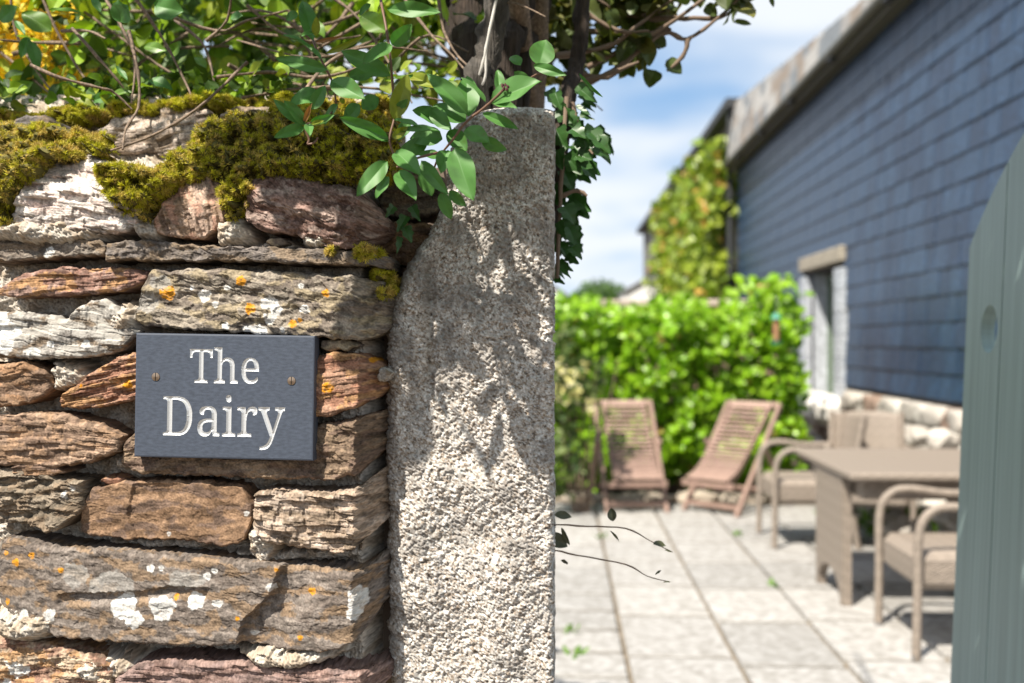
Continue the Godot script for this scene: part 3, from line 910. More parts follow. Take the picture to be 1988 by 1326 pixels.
func placed_leaf(parent: Node, kind: String, material: Material, a: Vector3, b: Vector3, width: float, roll: float, called := "leaf") -> void:
	var dir := b - a
	var face := (EYE - (a + b) / 2.0).normalized() + Vector3(-0.1, 0.45, 0.0)
	face = face.rotated(dir.normalized(), roll)
	var l := dir.length()
	obj(called, pick(kind), material, parent, Transform3D(leaf_basis(dir, face, l, width / aspect(kind)), a))

func rand_dir() -> Vector3:
	return Vector3(rng.randfn(), rng.randfn(), rng.randfn()).normalized()

# ---------------------------------------------------------------- honeysuckle over the post

func z2(x: float, y: float, d: float) -> Vector3:
	return at(500.0 + x / 2.369, y / 2.369, d)

func build_honeysuckle() -> void:
	var s := thing("honeysuckle", "sunlit green honeysuckle sprays hanging over the top of the granite gatepost", "climbing plant")
	var D := 1.105
	for p in [[[560, -60, D + .1], [570, 20, D + .05], [590, 120, D + .03], [610, 260, D + .02], [622, 400, D + .03], [632, 520, D + .02], [608, 630, D], [618, 690, D], [655, 770, D]],
			[[225, 40, D + .1], [250, 170, D + .04], [300, 290, D + .02], [345, 380, D + .03], [365, 500, D + .06]],
			[[1135, 410, D - .01], [1050, 490, D], [960, 560, D + .01], [900, 640, D + .02], [830, 730, D + .04], [800, 820, D + .07]],
			[[1410, 345, D + .03], [1290, 340, D + .04], [1180, 420, D + .07]],
			[[365, 490, D + .06], [300, 560, D + .02], [222, 575, D], [236, 640, D], [232, 662, D], [262, 655, D], [278, 632, D]],
			[[840, 700, D + .05], [760, 720, D + .02], [700, 740, D], [640, 770, D]], [[850, 740, D + .06], [868, 840, D + .02], [850, 890, D]]]:
		var pts := []
		for q in p: pts.append(z2(q[0], q[1], q[2]))
		obj("stem", stem(pts, 0.0017, 0.0011, 6, 5, 0.2), M.young_stem, s)
	# base x, y, tip x, y (in the enlargement), width, depth of base, of tip, roll, colour
	var g: Material = M.leaf_sun
	var dk: Material = M.leaf_sun
	var ye: Material = M.leaf_yellow
	var rd: Material = M.leaf_red
	var pale: Material = M.leaf_sun
	for l in [[598, 42, 838, 52, 74, 0, -.02, 0.2, pale], [618, 205, 708, 118, 78, 0, -.02, 0.9, pale], [618, 208, 484, 280, 84, 0, -.02, 0.3, pale], [610, 348, 378, 222, 88, 0.01, .0, -0.3, g], [322, 322, 78, 262, 66, 0, -.01, -0.4, g],
			[292, 272, 138, 118, 40, 0, .01, 1.0, g], [340, 372, 486, 448, 100, 0, -.02, 0.1, g], [315, 243, 490, 168, 30, 0, -.01, 1.1, ye], [268, 192, 392, 168, 20, 0, 0, 0.9, rd], [255, 185, 205, -30, 82, 0.02, .03, 0.2, dk],
			[265, 165, 272, 78, 40, 0, -.01, .4, ye], [262, 150, 200, 160, 34, 0, -.01, .5, pale], [218, 575, 68, 455, 52, 0, -.01, -0.6, g], [218, 575, 128, 462, 62, 0, -.02, 0.3, pale], [285, 425, 150, 468, 92, 0.01, -.01, 0.1, pale],
			[248, 502, 312, 392, 62, 0, 0, 0.5, g], [215, 565, 248, 478, 26, 0, -.02, 0.3, rd], [215, 585, 78, 628, 56, 0, -.02, -0.2, g], [236, 572, 238, 618, 44, 0, -.02, 0, g], [246, 560, 350, 532, 40, 0, -.01, 1.0, dk], [244, 575, 302, 555, 26, 0, -.01, .4, ye],
			[603, 640, 378, 538, 72, 0, -.02, -0.3, g], [603, 652, 462, 588, 48, 0, -.01, 0.5, g], [622, 632, 690, 585, 44, 0, -.01, 0.6, ye], [626, 548, 694, 342, 92, 0, -.01, 0.4, ye], [628, 552, 748, 578, 40, 0, -.02, -0.4, pale], [648, 606, 832, 592, 50, 0, -.03, -0.3, pale],
			[962, 522, 798, 330, 92, 0, -.02, 0.1, g], [968, 535, 962, 342, 112, 0.02, .03, 0.3, dk], [1048, 468, 958, 340, 34, 0, -.01, 0.9, pale], [1112, 440, 1108, 316, 58, 0, .01, 0.8, g], [1075, 470, 1296, 362, 134, 0, -.02, -0.2, pale], [1078, 475, 1192, 492, 44, 0, -.03, -.3, pale],
			[1036, 522, 1202, 592, 52, 0, .0, 0.2, g], [958, 592, 1060, 650, 84, 0, -.02, 0.1, pale], [1030, 640, 1142, 694, 66, 0, .0, 0.7, g], [908, 682, 982, 908, 124, -.01, -.03, 0.1, dk], [872, 692, 842, 788, 78, 0, -.02, 0.0, pale], [636, 698, 742, 796, 96, 0, -.03, 0.0, g],
			[596, 742, 456, 894, 88, 0, -.02, -0.2, g], [650, 788, 722, 908, 90, 0, -.03, 0.1, g], [752, 742, 866, 888, 70, 0, -.02, 0.4, g], [606, 812, 536, 906, 60, 0.02, .02, 0.2, dk], [848, 882, 882, 1006, 66, 0, .0, 0.3, dk], [882, 878, 952, 948, 50, 0, .0, 0.5, g],
			[1292, 302, 1328, 178, 124, 0.03, .03, 0.2, dk], [1270, 302, 1412, 342, 50, 0.02, 0, 0.3, g], [1480, 338, 1576, 452, 20, 0.1, .1, 0.8, dk], [692, 342, 834, 402, 60, 0.03, 0, 0.2, ye], [780, 402, 700, 342, 50, 0.04, 0.02, 0.4, g],
			[958, 560, 812, 470, 110, 0.05, .05, 0.2, dk], [850, 640, 696, 610, 110, 0.05, .05, 0.1, dk], [780, 650, 640, 720, 90, 0.06, .05, -.2, dk], [850, 560, 720, 500, 90, 0.05, .03, 0.3, pale], [800, 500, 880, 590, 80, 0.04, .02, 0.3, g], [840, 720, 740, 700, 60, 0.05, .04, .3, dk], [760, 780, 800, 900, 80, .05, .05, .2, dk], [700, 560, 640, 640, 70, .06, .06, .1, dk], [880, 600, 960, 690, 90, .06, .05, .1, dk],
			[470, 480, 400, 560, 80, .07, .07, .2, dk], [480, 500, 560, 440, 80, .06, .07, .3, g], [370, 480, 300, 570, 60, .04, .05, .6, dk], [380, 470, 400, 455, 30, 0, 0, .4, ye], [640, 500, 690, 460, 40, .0, -.01, 1.0, pale], [1180, 330, 1260, 400, 60, .08, .09, .2, dk],
			[1210, 300, 1160, 240, 60, .09, .1, .3, dk], [420, 350, 540, 330, 70, .06, .06, .2, dk], [520, 20, 460, 60, 40, .1, .1, .3, g], [185, 60, 130, 90, 56, .12, .12, .2, pale]]:
		placed_leaf(s, "oval", l[8], z2(l[0], l[1], D + l[5]), z2(l[2], l[3], D + l[6]), l[4] / 2.369 / FOCAL * D, l[7] * 0.8)
	var buds := st_new()
	for i in 14:
		var c := z2(1140 + rng.randf_range(-18, 18), 402 + rng.randf_range(-14, 14), D - 0.012 + rng.randf_range(-.004, .004))
		add_tube(buds, [c - Vector3(0, .0012, 0), c, c + Vector3(0, .0016, 0)], [.0007, .0016, .0005], 6)
	obj("flower_bud", buds.commit(), M.bud, s)

# ---------------------------------------------------------------- moss

func cushion(parent: Node, top: Array, bot: Array, prot: float, lean: float, lean_at: float, bulge: float, sd: float) -> Array:    # returns places for the fronds
	var xl: float = top[0][0]
	var xr: float = top[-1][0]
	var nx := int((xr - xl) / 4.0)
	var ny := 36
	var pos := PackedVector3Array()
	var col := PackedColorArray()
	for j in ny + 1:
		for i in nx + 1:
			var u := lerpf(xl, xr, float(i) / nx)
			var t := float(j) / ny
			var yt := along(top, u) + 7.0 * na.get_noise_2d(u * 5.0, sd)
			var yb := along(bot, u) + 9.0 * na.get_noise_2d(u * 6.0, sd + 30.0)
			var v := lerpf(yt, maxf(yb, yt + 2.0), t)
			var e := minf(minf(t, 1.0 - t) * 5.0, minf(float(i), float(nx - i)) / 6.0)
			var z := prot + bulge * (1.0 - pow(1.0 - clampf(e, 0, 1), 2.0)) - bulge + 13.0 * na.get_noise_2d(u * 3.2, v * 3.2 + sd) + 9.0 * na.get_noise_2d(u * 8.0, v * 8.0 + sd) + 4.0 * na.get_noise_2d(u * 19.0, v * 19.0 + sd)
			z -= 34.0 * (1.0 - smoothstep(-0.24, 0.02, na.get_noise_2d(u * 2.4, v * 3.0 + sd * 77.0)))
			var behind := maxf(0.0, lean_at - v) * lean + maxf(0.0, -prot)
			if j == 0 or j == ny or i == 0 or i == nx: z -= 22.0
			pos.append(at(u, v, WALL + behind * MM) + Vector3(0, 0, (z + maxf(0.0, -prot)) * MM))
			var g := 1.0 + 0.5 * na.get_noise_2d(u * 20.0, v * 20.0)
			col.append(Color(0.13 * g, 0.115 * g, 0.03 * g))
	obj("cushion", grid_mesh(nx + 1, ny + 1, pos, col), M.moss_bed, parent)
	var spots := []
	for j in range(1, ny):
		for i in range(1, nx):
			var a: Vector3 = pos[j * (nx + 1) + i]
			var n := (pos[(j + 1) * (nx + 1) + i] - pos[(j - 1) * (nx + 1) + i]).cross(pos[j * (nx + 1) + i + 1] - pos[j * (nx + 1) + i - 1]).normalized()
			spots.append([a, pos[j * (nx + 1) + i + 1], pos[(j + 1) * (nx + 1) + i], n])
	return spots

func build_moss() -> void:
	# a frond: a few thin curved blades
	var st := st_new()
	for b in 5:
		var a := TAU * b / 5.0 + 0.4
		var out := Vector3(cos(a), 0, sin(a))
		var side := out.cross(Vector3.UP)
		var p0 := Vector3.ZERO
		for k in 3:
			var t := (k + 1) / 3.0
			var p1 := out * (0.42 * t * t + 0.08) + Vector3.UP * (t - 0.25 * t * t)
			var w0 := 0.085 * (1.0 - k / 3.0) + 0.01
			var w1 := 0.085 * (1.0 - (k + 1) / 3.0) + 0.008
			quad(st, p0 - side * w0, p1 - side * w1, p1 + side * w1, p0 + side * w0)
			p0 = p1
	var frond := st.commit()
	var defs := [
		["moss at the far left of the wall top, yellow green above and straw brown below", [[-30, 250], [40, 232], [100, 240], [140, 262], [150, 300]], [[-30, 450], [20, 440], [40, 380], [90, 320], [150, 304]], 26.0, 0.9, 330.0, 24.0, 1.0, 0.55],
		["rounded tuft of moss hanging between the pale coping stone and the small brown one", [[206, 345], [230, 322], [270, 318], [320, 330], [345, 350]], [[206, 352], [230, 392], [262, 428], [300, 424], [345, 372]], 40.0, 0.5, 330.0, 24.0, 2.0, 0.25],
		["large dappled bank of moss on the middle of the wall top", [[300, 322], [340, 290], [390, 232], [440, 205], [500, 210], [560, 240]], [[300, 328], [330, 350], [350, 372], [400, 345], [440, 350], [470, 400], [500, 350], [560, 330]], 4.0, 0.7, 330.0, 24.0, 3.0, 0.35],
		["dark shaded moss on top of the reddish coping stone beside the gatepost", [[500, 215], [560, 195], [640, 205], [700, 215], [770, 235]], [[500, 352], [540, 335], [580, 345], [620, 362], [660, 352], [720, 350], [770, 340]], 16.0, 0.75, 335.0, 22.0, 4.0, 0.12],
		["small strip of moss between the two pale coping slabs", [[120, 268], [150, 256], [180, 252], [205, 262]], [[120, 276], [150, 284], [180, 296], [205, 290]], 10.0, 0.85, 330.0, 12.0, 5.0, 0.35],
		["moss fringe hanging beside the right side of the small brown coping stone", [[428, 345], [450, 338], [480, 350], [500, 380]], [[428, 365], [445, 415], [462, 432], [478, 410], [500, 392]], 24.0, 0.4, 330.0, 22.0, 6.0, 0.2],
		["small tuft of moss on the right end of the thin slate course", [[640, 488], [670, 480], [700, 478], [735, 490]], [[640, 492], [670, 495], [700, 506], [735, 500]], 24.0, 0.0, 0.0, 10.0, 7.0, 0.2],
		["shaded moss trailing down the wall end under the thin slate course", [[716, 528], [730, 522], [748, 526], [762, 540]], [[716, 535], [728, 560], [742, 585], [762, 556]], -20.0, 0.0, 0.0, 22.0, 8.0, 0.1],
		["dark band of moss along the back of the wall top", [[-30, 214], [60, 212], [200, 205], [400, 182], [600, 185], [760, 190]], [[-30, 238], [60, 236], [200, 226], [400, 206], [600, 210], [760, 225]], -150.0, 0.4, 240.0, 30.0, 9.0, 0.15],
		["mossy crumb on the mortar below the left coping stone", [[20, 432], [35, 428], [50, 436]], [[20, 440], [35, 450], [50, 442]], 20.0, 0.0, 0.0, 12.0, 10.0, 0.1]]
	for d in defs:
		var o := thing("moss_cushion", d[0], "moss", Vector3.ZERO, 0.0, "moss cushions on the stone wall")
		var spots := cushion(o, d[1], d[2], d[3], d[4], d[5], d[6], d[7])
		var places := []
		var tints := []
		for s in spots:
			for k in 4:
				if rng.randf() < 0.25: continue
				var p: Vector3 = s[0] + (s[1] - s[0]) * rng.randf() + (s[2] - s[0]) * rng.randf()
				var n: Vector3 = (s[3] + rand_dir() * 0.55 + Vector3(0, -0.15, 0)).normalized()
				var x := n.cross(rand_dir()).normalized()
				var l := rng.randf_range(0.0035, 0.009)
				places.append(Transform3D(Basis(x * l, n * l, x.cross(n) * l), p))
				var warm: float = clampf(d[8] + 0.6 * na.get_noise_2d(p.x * 2600.0, p.y * 2600.0 + d[7]) + 0.9 * na.get_noise_2d(p.x * 9000.0, p.y * 9000.0 + d[7]) + rng.randf_range(-0.25, 0.25), 0, 1)
				var c := Color(0.47, 0.45, 0.02).lerp(Color(0.60, 0.44, 0.13), warm)
				c = c * rng.randf_range(0.55, 1.35)
				if na.get_noise_2d(p.x * 5200.0, p.y * 5200.0 + d[7] * 9.0) < -0.42:
					places.pop_back()
					continue
				tints.append(Color(c.r, c.g, c.b, 1))
		copies("fronds", frond, M.moss, places, tints, o)

# ---------------------------------------------------------------- shrubs behind and over the wall

func scatter(parent: Node, called: String, kind: String, material: Material, boxes: Array, n: int, len0: float, len1: float, tints: Array, up := 0.4) -> void:
	# boxes: [u0, v0, u1, v1, d0, d1, weight]; leaves are scattered through the space that the box takes up
	var total := 0.0
	for b in boxes: total += b[6]
	var by := []
	var cols := []
	for i in leaves[kind].size(): by.append([]); cols.append([])
	for b in boxes:
		var count := int(n * b[6] / total)
		for i in count:
			var p := at(rng.randf_range(b[0], b[2]), rng.randf_range(b[1], b[3]), rng.randf_range(b[4], b[5]))
			if na.get_noise_3d(p.x * 900.0, p.y * 900.0, p.z * 900.0) < -0.12: continue
			var dir := (rand_dir() + Vector3(0, -0.25, 0.1)).normalized()
			var face := (rand_dir() * 0.8 + Vector3(-0.2, up + 0.3, 0.45)).normalized()
			var l := rng.randf_range(len0, len1)
			var k: int = rng.randi() % by.size()
			by[k].append(Transform3D(leaf_basis(dir, face, l, l), p))
			var c: Color = tints[rng.randi() % tints.size()] * rng.randf_range(0.7, 1.25)
			cols[k].append(Color(c.r, c.g, c.b, 1))
	for k in by.size():
		if by[k].size(): copies(called if k == 0 else "%s_%03d" % [called, k], leaves[kind][k], material, by[k], cols[k], parent)

func twig(parent: Node, p: Array, r0: float, r1: float, material: Material, called := "twig") -> void:   # p: [u, v, depth]
	var pts := []
	for q in p: pts.append(at(q[0], q[1], q[2]))
	obj(called, stem(pts, r0, r1, 6, 4, 0.5), material, parent)

func build_shrub() -> void:
	var s := thing("overhanging_shrub", "twiggy shrub with small green leaves growing behind and over the stone wall", "shrub")
	var tw: Material = M.twig
	# twigs traced over the wall's top
	for p in [[[60, 126, 1.26], [100, 145, 1.26], [150, 160, 1.27], [200, 172, 1.28], [222, 180, 1.29], [256, 212, 1.3]], [[250, 60, 1.33], [262, 110, 1.32], [270, 160, 1.31], [268, 210, 1.3], [245, 250, 1.27], [238, 290, 1.25]],
			[[480, 120, 1.38], [440, 160, 1.36], [390, 205, 1.33], [340, 240, 1.31], [280, 270, 1.28], [215, 292, 1.25]], [[140, 55, 1.36], [180, 100, 1.35], [215, 140, 1.35], [240, 170, 1.36]], [[200, -10, 1.4], [240, 60, 1.38], [262, 120, 1.37], [255, 200, 1.34]],
			[[258, -10, 1.42], [300, 50, 1.42], [330, 100, 1.41], [355, 150, 1.40], [385, 215, 1.38]], [[340, 40, 1.5], [390, 80, 1.48], [410, 130, 1.46], [420, 190, 1.44]], [[300, 20, 1.44], [420, 60, 1.45], [480, 40, 1.44], [560, 20, 1.45]], [[400, 80, 1.42], [440, 40, 1.42], [450, -10, 1.4]],
			[[420, 150, 1.4], [520, 140, 1.42], [620, 150, 1.45], [720, 120, 1.48], [800, 60, 1.5]], [[470, 190, 1.4], [560, 175, 1.44], [680, 168, 1.46], [780, 180, 1.48], [880, 200, 1.5]], [[480, 10, 1.5], [540, 60, 1.5], [600, 80, 1.5], [700, 70, 1.52]], [[640, -10, 1.55], [700, 40, 1.54], [760, 130, 1.5], [800, 200, 1.48]],
			[[780, -10, 1.5], [830, 60, 1.46], [880, 110, 1.44], [910, 145, 1.42]], [[850, -10, 1.5], [862, 60, 1.48], [890, 110, 1.46], [935, 150, 1.42]], [[0, 100, 1.6], [60, 150, 1.58], [120, 200, 1.55]], [[80, -10, 1.5], [110, 60, 1.5], [150, 130, 1.5], [190, 190, 1.48]], [[20, -10, 1.55], [30, 60, 1.55], [60, 120, 1.52], [110, 190, 1.5]],
			[[160, 20, 1.6], [230, 70, 1.6], [330, 140, 1.58], [420, 170, 1.5]], [[560, 20, 1.6], [610, 120, 1.6], [640, 190, 1.55]], [[590, 180, 1.35], [640, 120, 1.4], [720, 90, 1.45], [830, 100, 1.5]], [[120, 60, 1.42], [170, 60, 1.4], [205, 75, 1.38]]]:
		twig(s, p, 0.0026, 0.0014, tw)
	var r2 := RandomNumberGenerator.new()
	r2.seed = 12
	for i in 70:        # the tangle of finer twigs further back
		var u := r2.randf_range(-40, 1040)
		var v := r2.randf_range(-20, 150)
		var d := r2.randf_range(1.5, 2.2)
		var a := r2.randf_range(-0.9, 0.9) + (PI if r2.randf() < 0.5 else 0.0)
		var l := r2.randf_range(120, 300)
		var bow := r2.randf_range(-40, 40)
		var e := Vector2(cos(a), sin(a) * 0.55 + 0.1) * l
		twig(s, [[u, v, d], [u + e.x * 0.5 + bow * 0.3, v + e.y * 0.5 + bow, d + r2.randf_range(-.08, .08)], [u + e.x, minf(v + e.y, 215), d + r2.randf_range(-.1, .1)]], r2.randf_range(0.002, 0.005), 0.001, tw)
	# branches against the sky, right of the post
	for p in [[[1140, 130, 1.75], [1260, 70, 1.75], [1350, 10, 1.75], [1400, -30, 1.75]], [[1120, 175, 1.72], [1200, 130, 1.74], [1290, 60, 1.76], [1300, 62, 1.76]], [[1130, 62, 1.75], [1240, 66, 1.76], [1300, 64, 1.76], [1335, 76, 1.77], [1400, 30, 1.76], [1450, -20, 1.75]], [[1260, 36, 1.78], [1330, 35, 1.78], [1400, 34, 1.78], [1430, 10, 1.78]],
			[[1336, 74, 1.77], [1325, 110, 1.77], [1295, 138, 1.77]], [[1080, 110, 1.7], [1180, 90, 1.72], [1250, 40, 1.74], [1330, -20, 1.76]], [[1110, 140, 1.72], [1180, 150, 1.72], [1230, 110, 1.73]], [[1150, -10, 1.8], [1220, 30, 1.8], [1300, 20, 1.8]], [[1100, 170, 1.7], [1190, 140, 1.7], [1240, 120, 1.7]], [[1130, 20, 1.72], [1200, 60, 1.72], [1260, 60, 1.72]]]:
		twig(s, p, 0.0055, 0.0022, M.twig_dark, "branch")
	# leaves one can tell apart
	var gs := [M.leaf_sun, M.leaf_sun, M.leaf_bright, M.leaf_bright]
	for l in [[232, 40, 245, 10, 46, 1.3, 0], [236, 44, 228, 0, 34, 1.3, 0], [300, 10, 350, 20, 50, 1.32, 1], [448, 34, 468, 28, 22, 1.36, 1], [180, -5, 195, 22, 16, 1.33, 1], [95, 20, 160, 22, 12, 1.34, 2], [290, 155, 330, 162, 28, 1.42, 1], [180, 195, 215, 185, 22, 1.42, 1], [225, 128, 248, 155, 12, 1.36, 0], [100, 60, 40, 20, 44, 1.5, 2], [0, 40, 30, 12, 34, 1.45, 0], [55, 72, 40, 110, 22, 1.5, 0], [60, 80, 75, 130, 26, 1.5, 0], [30, 40, 48, 66, 14, 1.4, 1],
			[215, 185, 250, 172, 16, 1.44, 2], [255, 160, 280, 150, 22, 1.5, 2], [170, 60, 130, 80, 20, 1.5, 2], [280, 90, 320, 95, 24, 1.5, 2], [330, 110, 350, 80, 22, 1.5, 2], [380, 110, 400, 130, 20, 1.5, 2], [20, 180, 60, 160, 26, 1.5, 2], [60, 190, 100, 200, 30, 1.5, 2], [110, 185, 130, 160, 24, 1.5, 2], [250, 190, 290, 176, 30, 1.5, 2], [150, 200, 180, 180, 24, 1.55, 2], [700, 30, 750, 60, 40, 1.5, 2], [600, 40, 630, 70, 30, 1.5, 2]]:
		placed_leaf(s, "oval", gs[l[6]], at(l[0], l[1], l[5]), at(l[2], l[3], l[5] - 0.01), l[4] / FOCAL * l[5], rng.randf_range(-0.4, 0.4))
	for l in [[1272, 136, 1258, 168, 40, 1.77], [1293, 118, 1325, 142, 34, 1.77], [1245, 60, 1240, 110, 46, 1.74], [1210, 125, 1204, 152, 16, 1.74], [1255, 85, 1266, 125, 34, 1.75], [1225, 80, 1200, 120, 40, 1.74], [1425, 42, 1460, 46, 12, 1.78], [1370, 10, 1392, 30, 24, 1.76], [1410, 0, 1440, 14, 20, 1.76], [1150, 190, 1135, 165, 20, 1.5], [1495, -5, 1502, 14, 10, 1.76], [1180, 20, 1200, 50, 30, 1.75], [1120, 60, 1150, 90, 34, 1.75], [1215, 20, 1240, 10, 26, 1.76]]:
		placed_leaf(s, "round", M.leaf_olive, at(l[0], l[1], l[5]), at(l[2], l[3], l[5]), l[4] / FOCAL * l[5], rng.randf_range(-0.5, 0.5))
	var dull := [Color(0.10, 0.19, 0.010), Color(0.26, 0.42, 0.014), Color(0.05, 0.11, 0.012), Color(0.27, 0.34, 0.02)]
	scatter(s, "foliage", "oval", M.leaf_tint, [[-80, -60, 330, 225, 1.55, 2.3, 1.0], [300, -60, 620, 60, 1.6, 2.3, 0.55], [560, -70, 1000, 30, 1.6, 2.4, 0.6], [300, 60, 620, 215, 1.7, 2.3, 0.30], [600, 60, 1000, 190, 1.8, 2.4, 0.22]], 2300, 0.035, 0.065, dull)
	scatter(s, "back_foliage", "oval", M.leaf_tint, [[-120, -80, 420, 240, 2.4, 3.3, 1.0], [380, -20, 1010, 40, 2.2, 2.6, 0.6], [400, 30, 620, 220, 2.2, 2.7, 0.22]], 2600, 0.06, 0.10, [Color(0.16, 0.29, 0.02), Color(0.26, 0.40, 0.03), Color(0.07, 0.13, 0.012)])
	scatter(s, "edge_foliage", "oval", M.leaf_tint, [[-60, 150, 250, 222, 1.40, 1.50, 1.0], [200, 140, 560, 186, 1.42, 1.54, 0.8], [540, 120, 900, 205, 1.42, 1.6, 0.45]], 620, 0.016, 0.036, dull)
	scatter(s, "sky_foliage", "round", M.leaf_tint, [[1030, -60, 1230, 60, 1.75, 2.0, 1.0], [1200, -60, 1310, 30, 1.75, 1.95, 0.4], [1350, -40, 1440, 22, 1.74, 1.85, 0.25], [1150, 60, 1260, 120, 1.74, 1.85, 0.25], [1040, 40, 1130, 170, 1.8, 2.0, 0.3]], 700, 0.03, 0.05, [Color(0.10, 0.13, 0.02), Color(0.06, 0.09, 0.015), Color(0.13, 0.13, 0.02)])
	# the crown that leans out over the street and the gateway, above the frame
	var places := []
	var tints := []
	for i in 2700:
		# the boughs stand between the sun and the post, the coping and the gate
		var q := i % 17
		var p: Vector3
		var back: float
		if q < 2:
			p = at(rng.randf_range(770, 1085), 215.0 + 590.0 * pow(rng.randf(), 1.35), 1.27)
			back = (1.915 - p.y) / 2.1 + rng.randf_range(0.01, 0.16)
		elif q == 15:
			p = at(rng.randf_range(860, 1130), rng.randf_range(0, 190), 1.6)
			back = rng.randf_range(0.2, 0.7)
		elif q == 16 or q == 14:
			p = at(rng.randf_range(500, 780), rng.randf_range(180, 440), 1.27)
			back = rng.randf_range(0.22, 0.55)
		elif q == 13:
			p = Vector3(rng.randf_range(0.72, 0.98), rng.randf_range(0.2, 1.95), -rng.randf_range(1.3, 2.35))
			back = rng.randf_range(0.6, 1.2)
		elif q < 3:
			p = at(rng.randf_range(500, 780), rng.randf_range(180, 470), 1.25)
			back = rng.randf_range(0.25, 0.5)
		elif q < 9:
			p = Vector3(rng.randf_range(0.72, 0.98), rng.randf_range(0.2, 1.95), -rng.randf_range(1.3, 2.35))
			back = rng.randf_range(0.6, 1.2)
		else:
			p = Vector3(rng.randf_range(-0.6, 0.9), 0.0, -rng.randf_range(2.3, 4.05))
			back = rng.randf_range(1.4, 2.2)
		p += Vector3(-0.68, 1.7, 1.0) * back
		if p.z > -0.3 or (p.y - 1.4) < -p.z * 0.40: continue
		if na.get_noise_3d(p.x * 500.0, p.y * 500.0, p.z * 500.0) < (-0.6 if (q > 2 and q < 9) or q == 13 else -0.3): continue
		if q < 3 and (rng.randf() < 0.54 or na.get_noise_2d(p.x * 1000.0, (p.y + p.z) * 700.0) < -0.02): continue
		var l := rng.randf_range(0.05, 0.10) * (1.3 if (q > 2 and q < 9) or q == 13 else 1.0)
		places.append(Transform3D(leaf_basis(rand_dir(), (rand_dir() + Vector3.UP).normalized(), l, l), p))
		tints.append(dull[rng.randi() % 4])
	copies("crown", leaves["oval"][1], M.leaf_tint, places, tints, s)
	for p in [[Vector3(-0.05, 1.7, -1.75), Vector3(0.0, 2.3, -1.5), Vector3(0.2, 2.9, -1.2), Vector3(0.5, 3.3, -0.9)], [Vector3(-0.05, 1.8, -1.7), Vector3(-0.12, 2.2, -1.2), Vector3(-0.25, 2.35, -0.8)], [Vector3(0.0, 2.3, -1.5), Vector3(-0.1, 3.2, -1.8), Vector3(-0.4, 4.3, -2.0)], [Vector3(0.2, 2.9, -1.2), Vector3(0.5, 3.6, -1.6), Vector3(0.6, 4.4, -2.1)]]:
		obj("branch", stem(p, 0.018, 0.006, 7, 5, 0.3), M.twig, s)
	# trunks behind the post
	for p in [[[975, -40, 1.46, .019], [955, 60, 1.45, .019], [940, 140, 1.44, .02], [925, 240, 1.43, .021]], [[1130, -40, 1.62, .012], [1128, 60, 1.6, .012], [1118, 130, 1.58, .013], [1098, 200, 1.52, .013], [1080, 320, 1.48, .013]], [[1030, -40, 1.6, .02], [1000, 60, 1.58, .022], [985, 180, 1.55, .022]], [[905, -40, 1.7, .03], [915, 60, 1.68, .03], [930, 180, 1.6, .03]], [[1065, -40, 1.75, .014], [1040, 60, 1.7, .015], [1010, 190, 1.6, .016]], [[868, -40, 1.75, .02], [890, 80, 1.7, .02], [920, 200, 1.6, .02]]]:
		var pts := []
		for q in p: pts.append(at(q[0], q[1], q[2]))
		pts.append(Vector3(minf(pts[-1].x, -0.09), 1.1, minf(pts[-1].z, -1.5) - 0.05))
		obj("trunk", stem(pts, p[0][3], p[-1][3], 12, 10, 0.35), M.bark if p[0][0] == 975 else M.bark_dark, s)
	twig(s, [[968, -20, 1.41], [950, 60, 1.40], [938, 120, 1.40], [925, 160, 1.41]], 0.0022, 0.0022, M.wire, "dead_stem")
	twig(s, [[960, 20, 1.405], [945, 90, 1.40], [942, 150, 1.40], [930, 170, 1.41]], 0.0016, 0.002, M.wire, "dead_stem")
	# golden flowers further back at the left
	var f := thing("yellow_shrub", "shrub with golden yellow flowers behind the left end of the wall top", "shrub")
	scatter(f, "blossom", "petal", M.leaf_tint, [[-60, -10, 60, 190, 1.58, 1.9, 1.0], [20, 0, 140, 110, 1.56, 1.9, 0.8], [40, 80, 190, 190, 1.6, 1.95, 0.5]], 1700, 0.017, 0.033, [Color(0.86, 0.68, 0.03), Color(0.78, 0.66, 0.08), Color(0.84, 0.50, 0.02)], 0.6)
	for i in 6:
		var u := -30.0 + i * 32.0
		twig(f, [[u, 230, 1.95], [u + 20, 120, 2.0], [u + 10, 20, 2.05], [u + 30, -50, 2.1]], 0.006, 0.003, M.twig_dark, "branch")

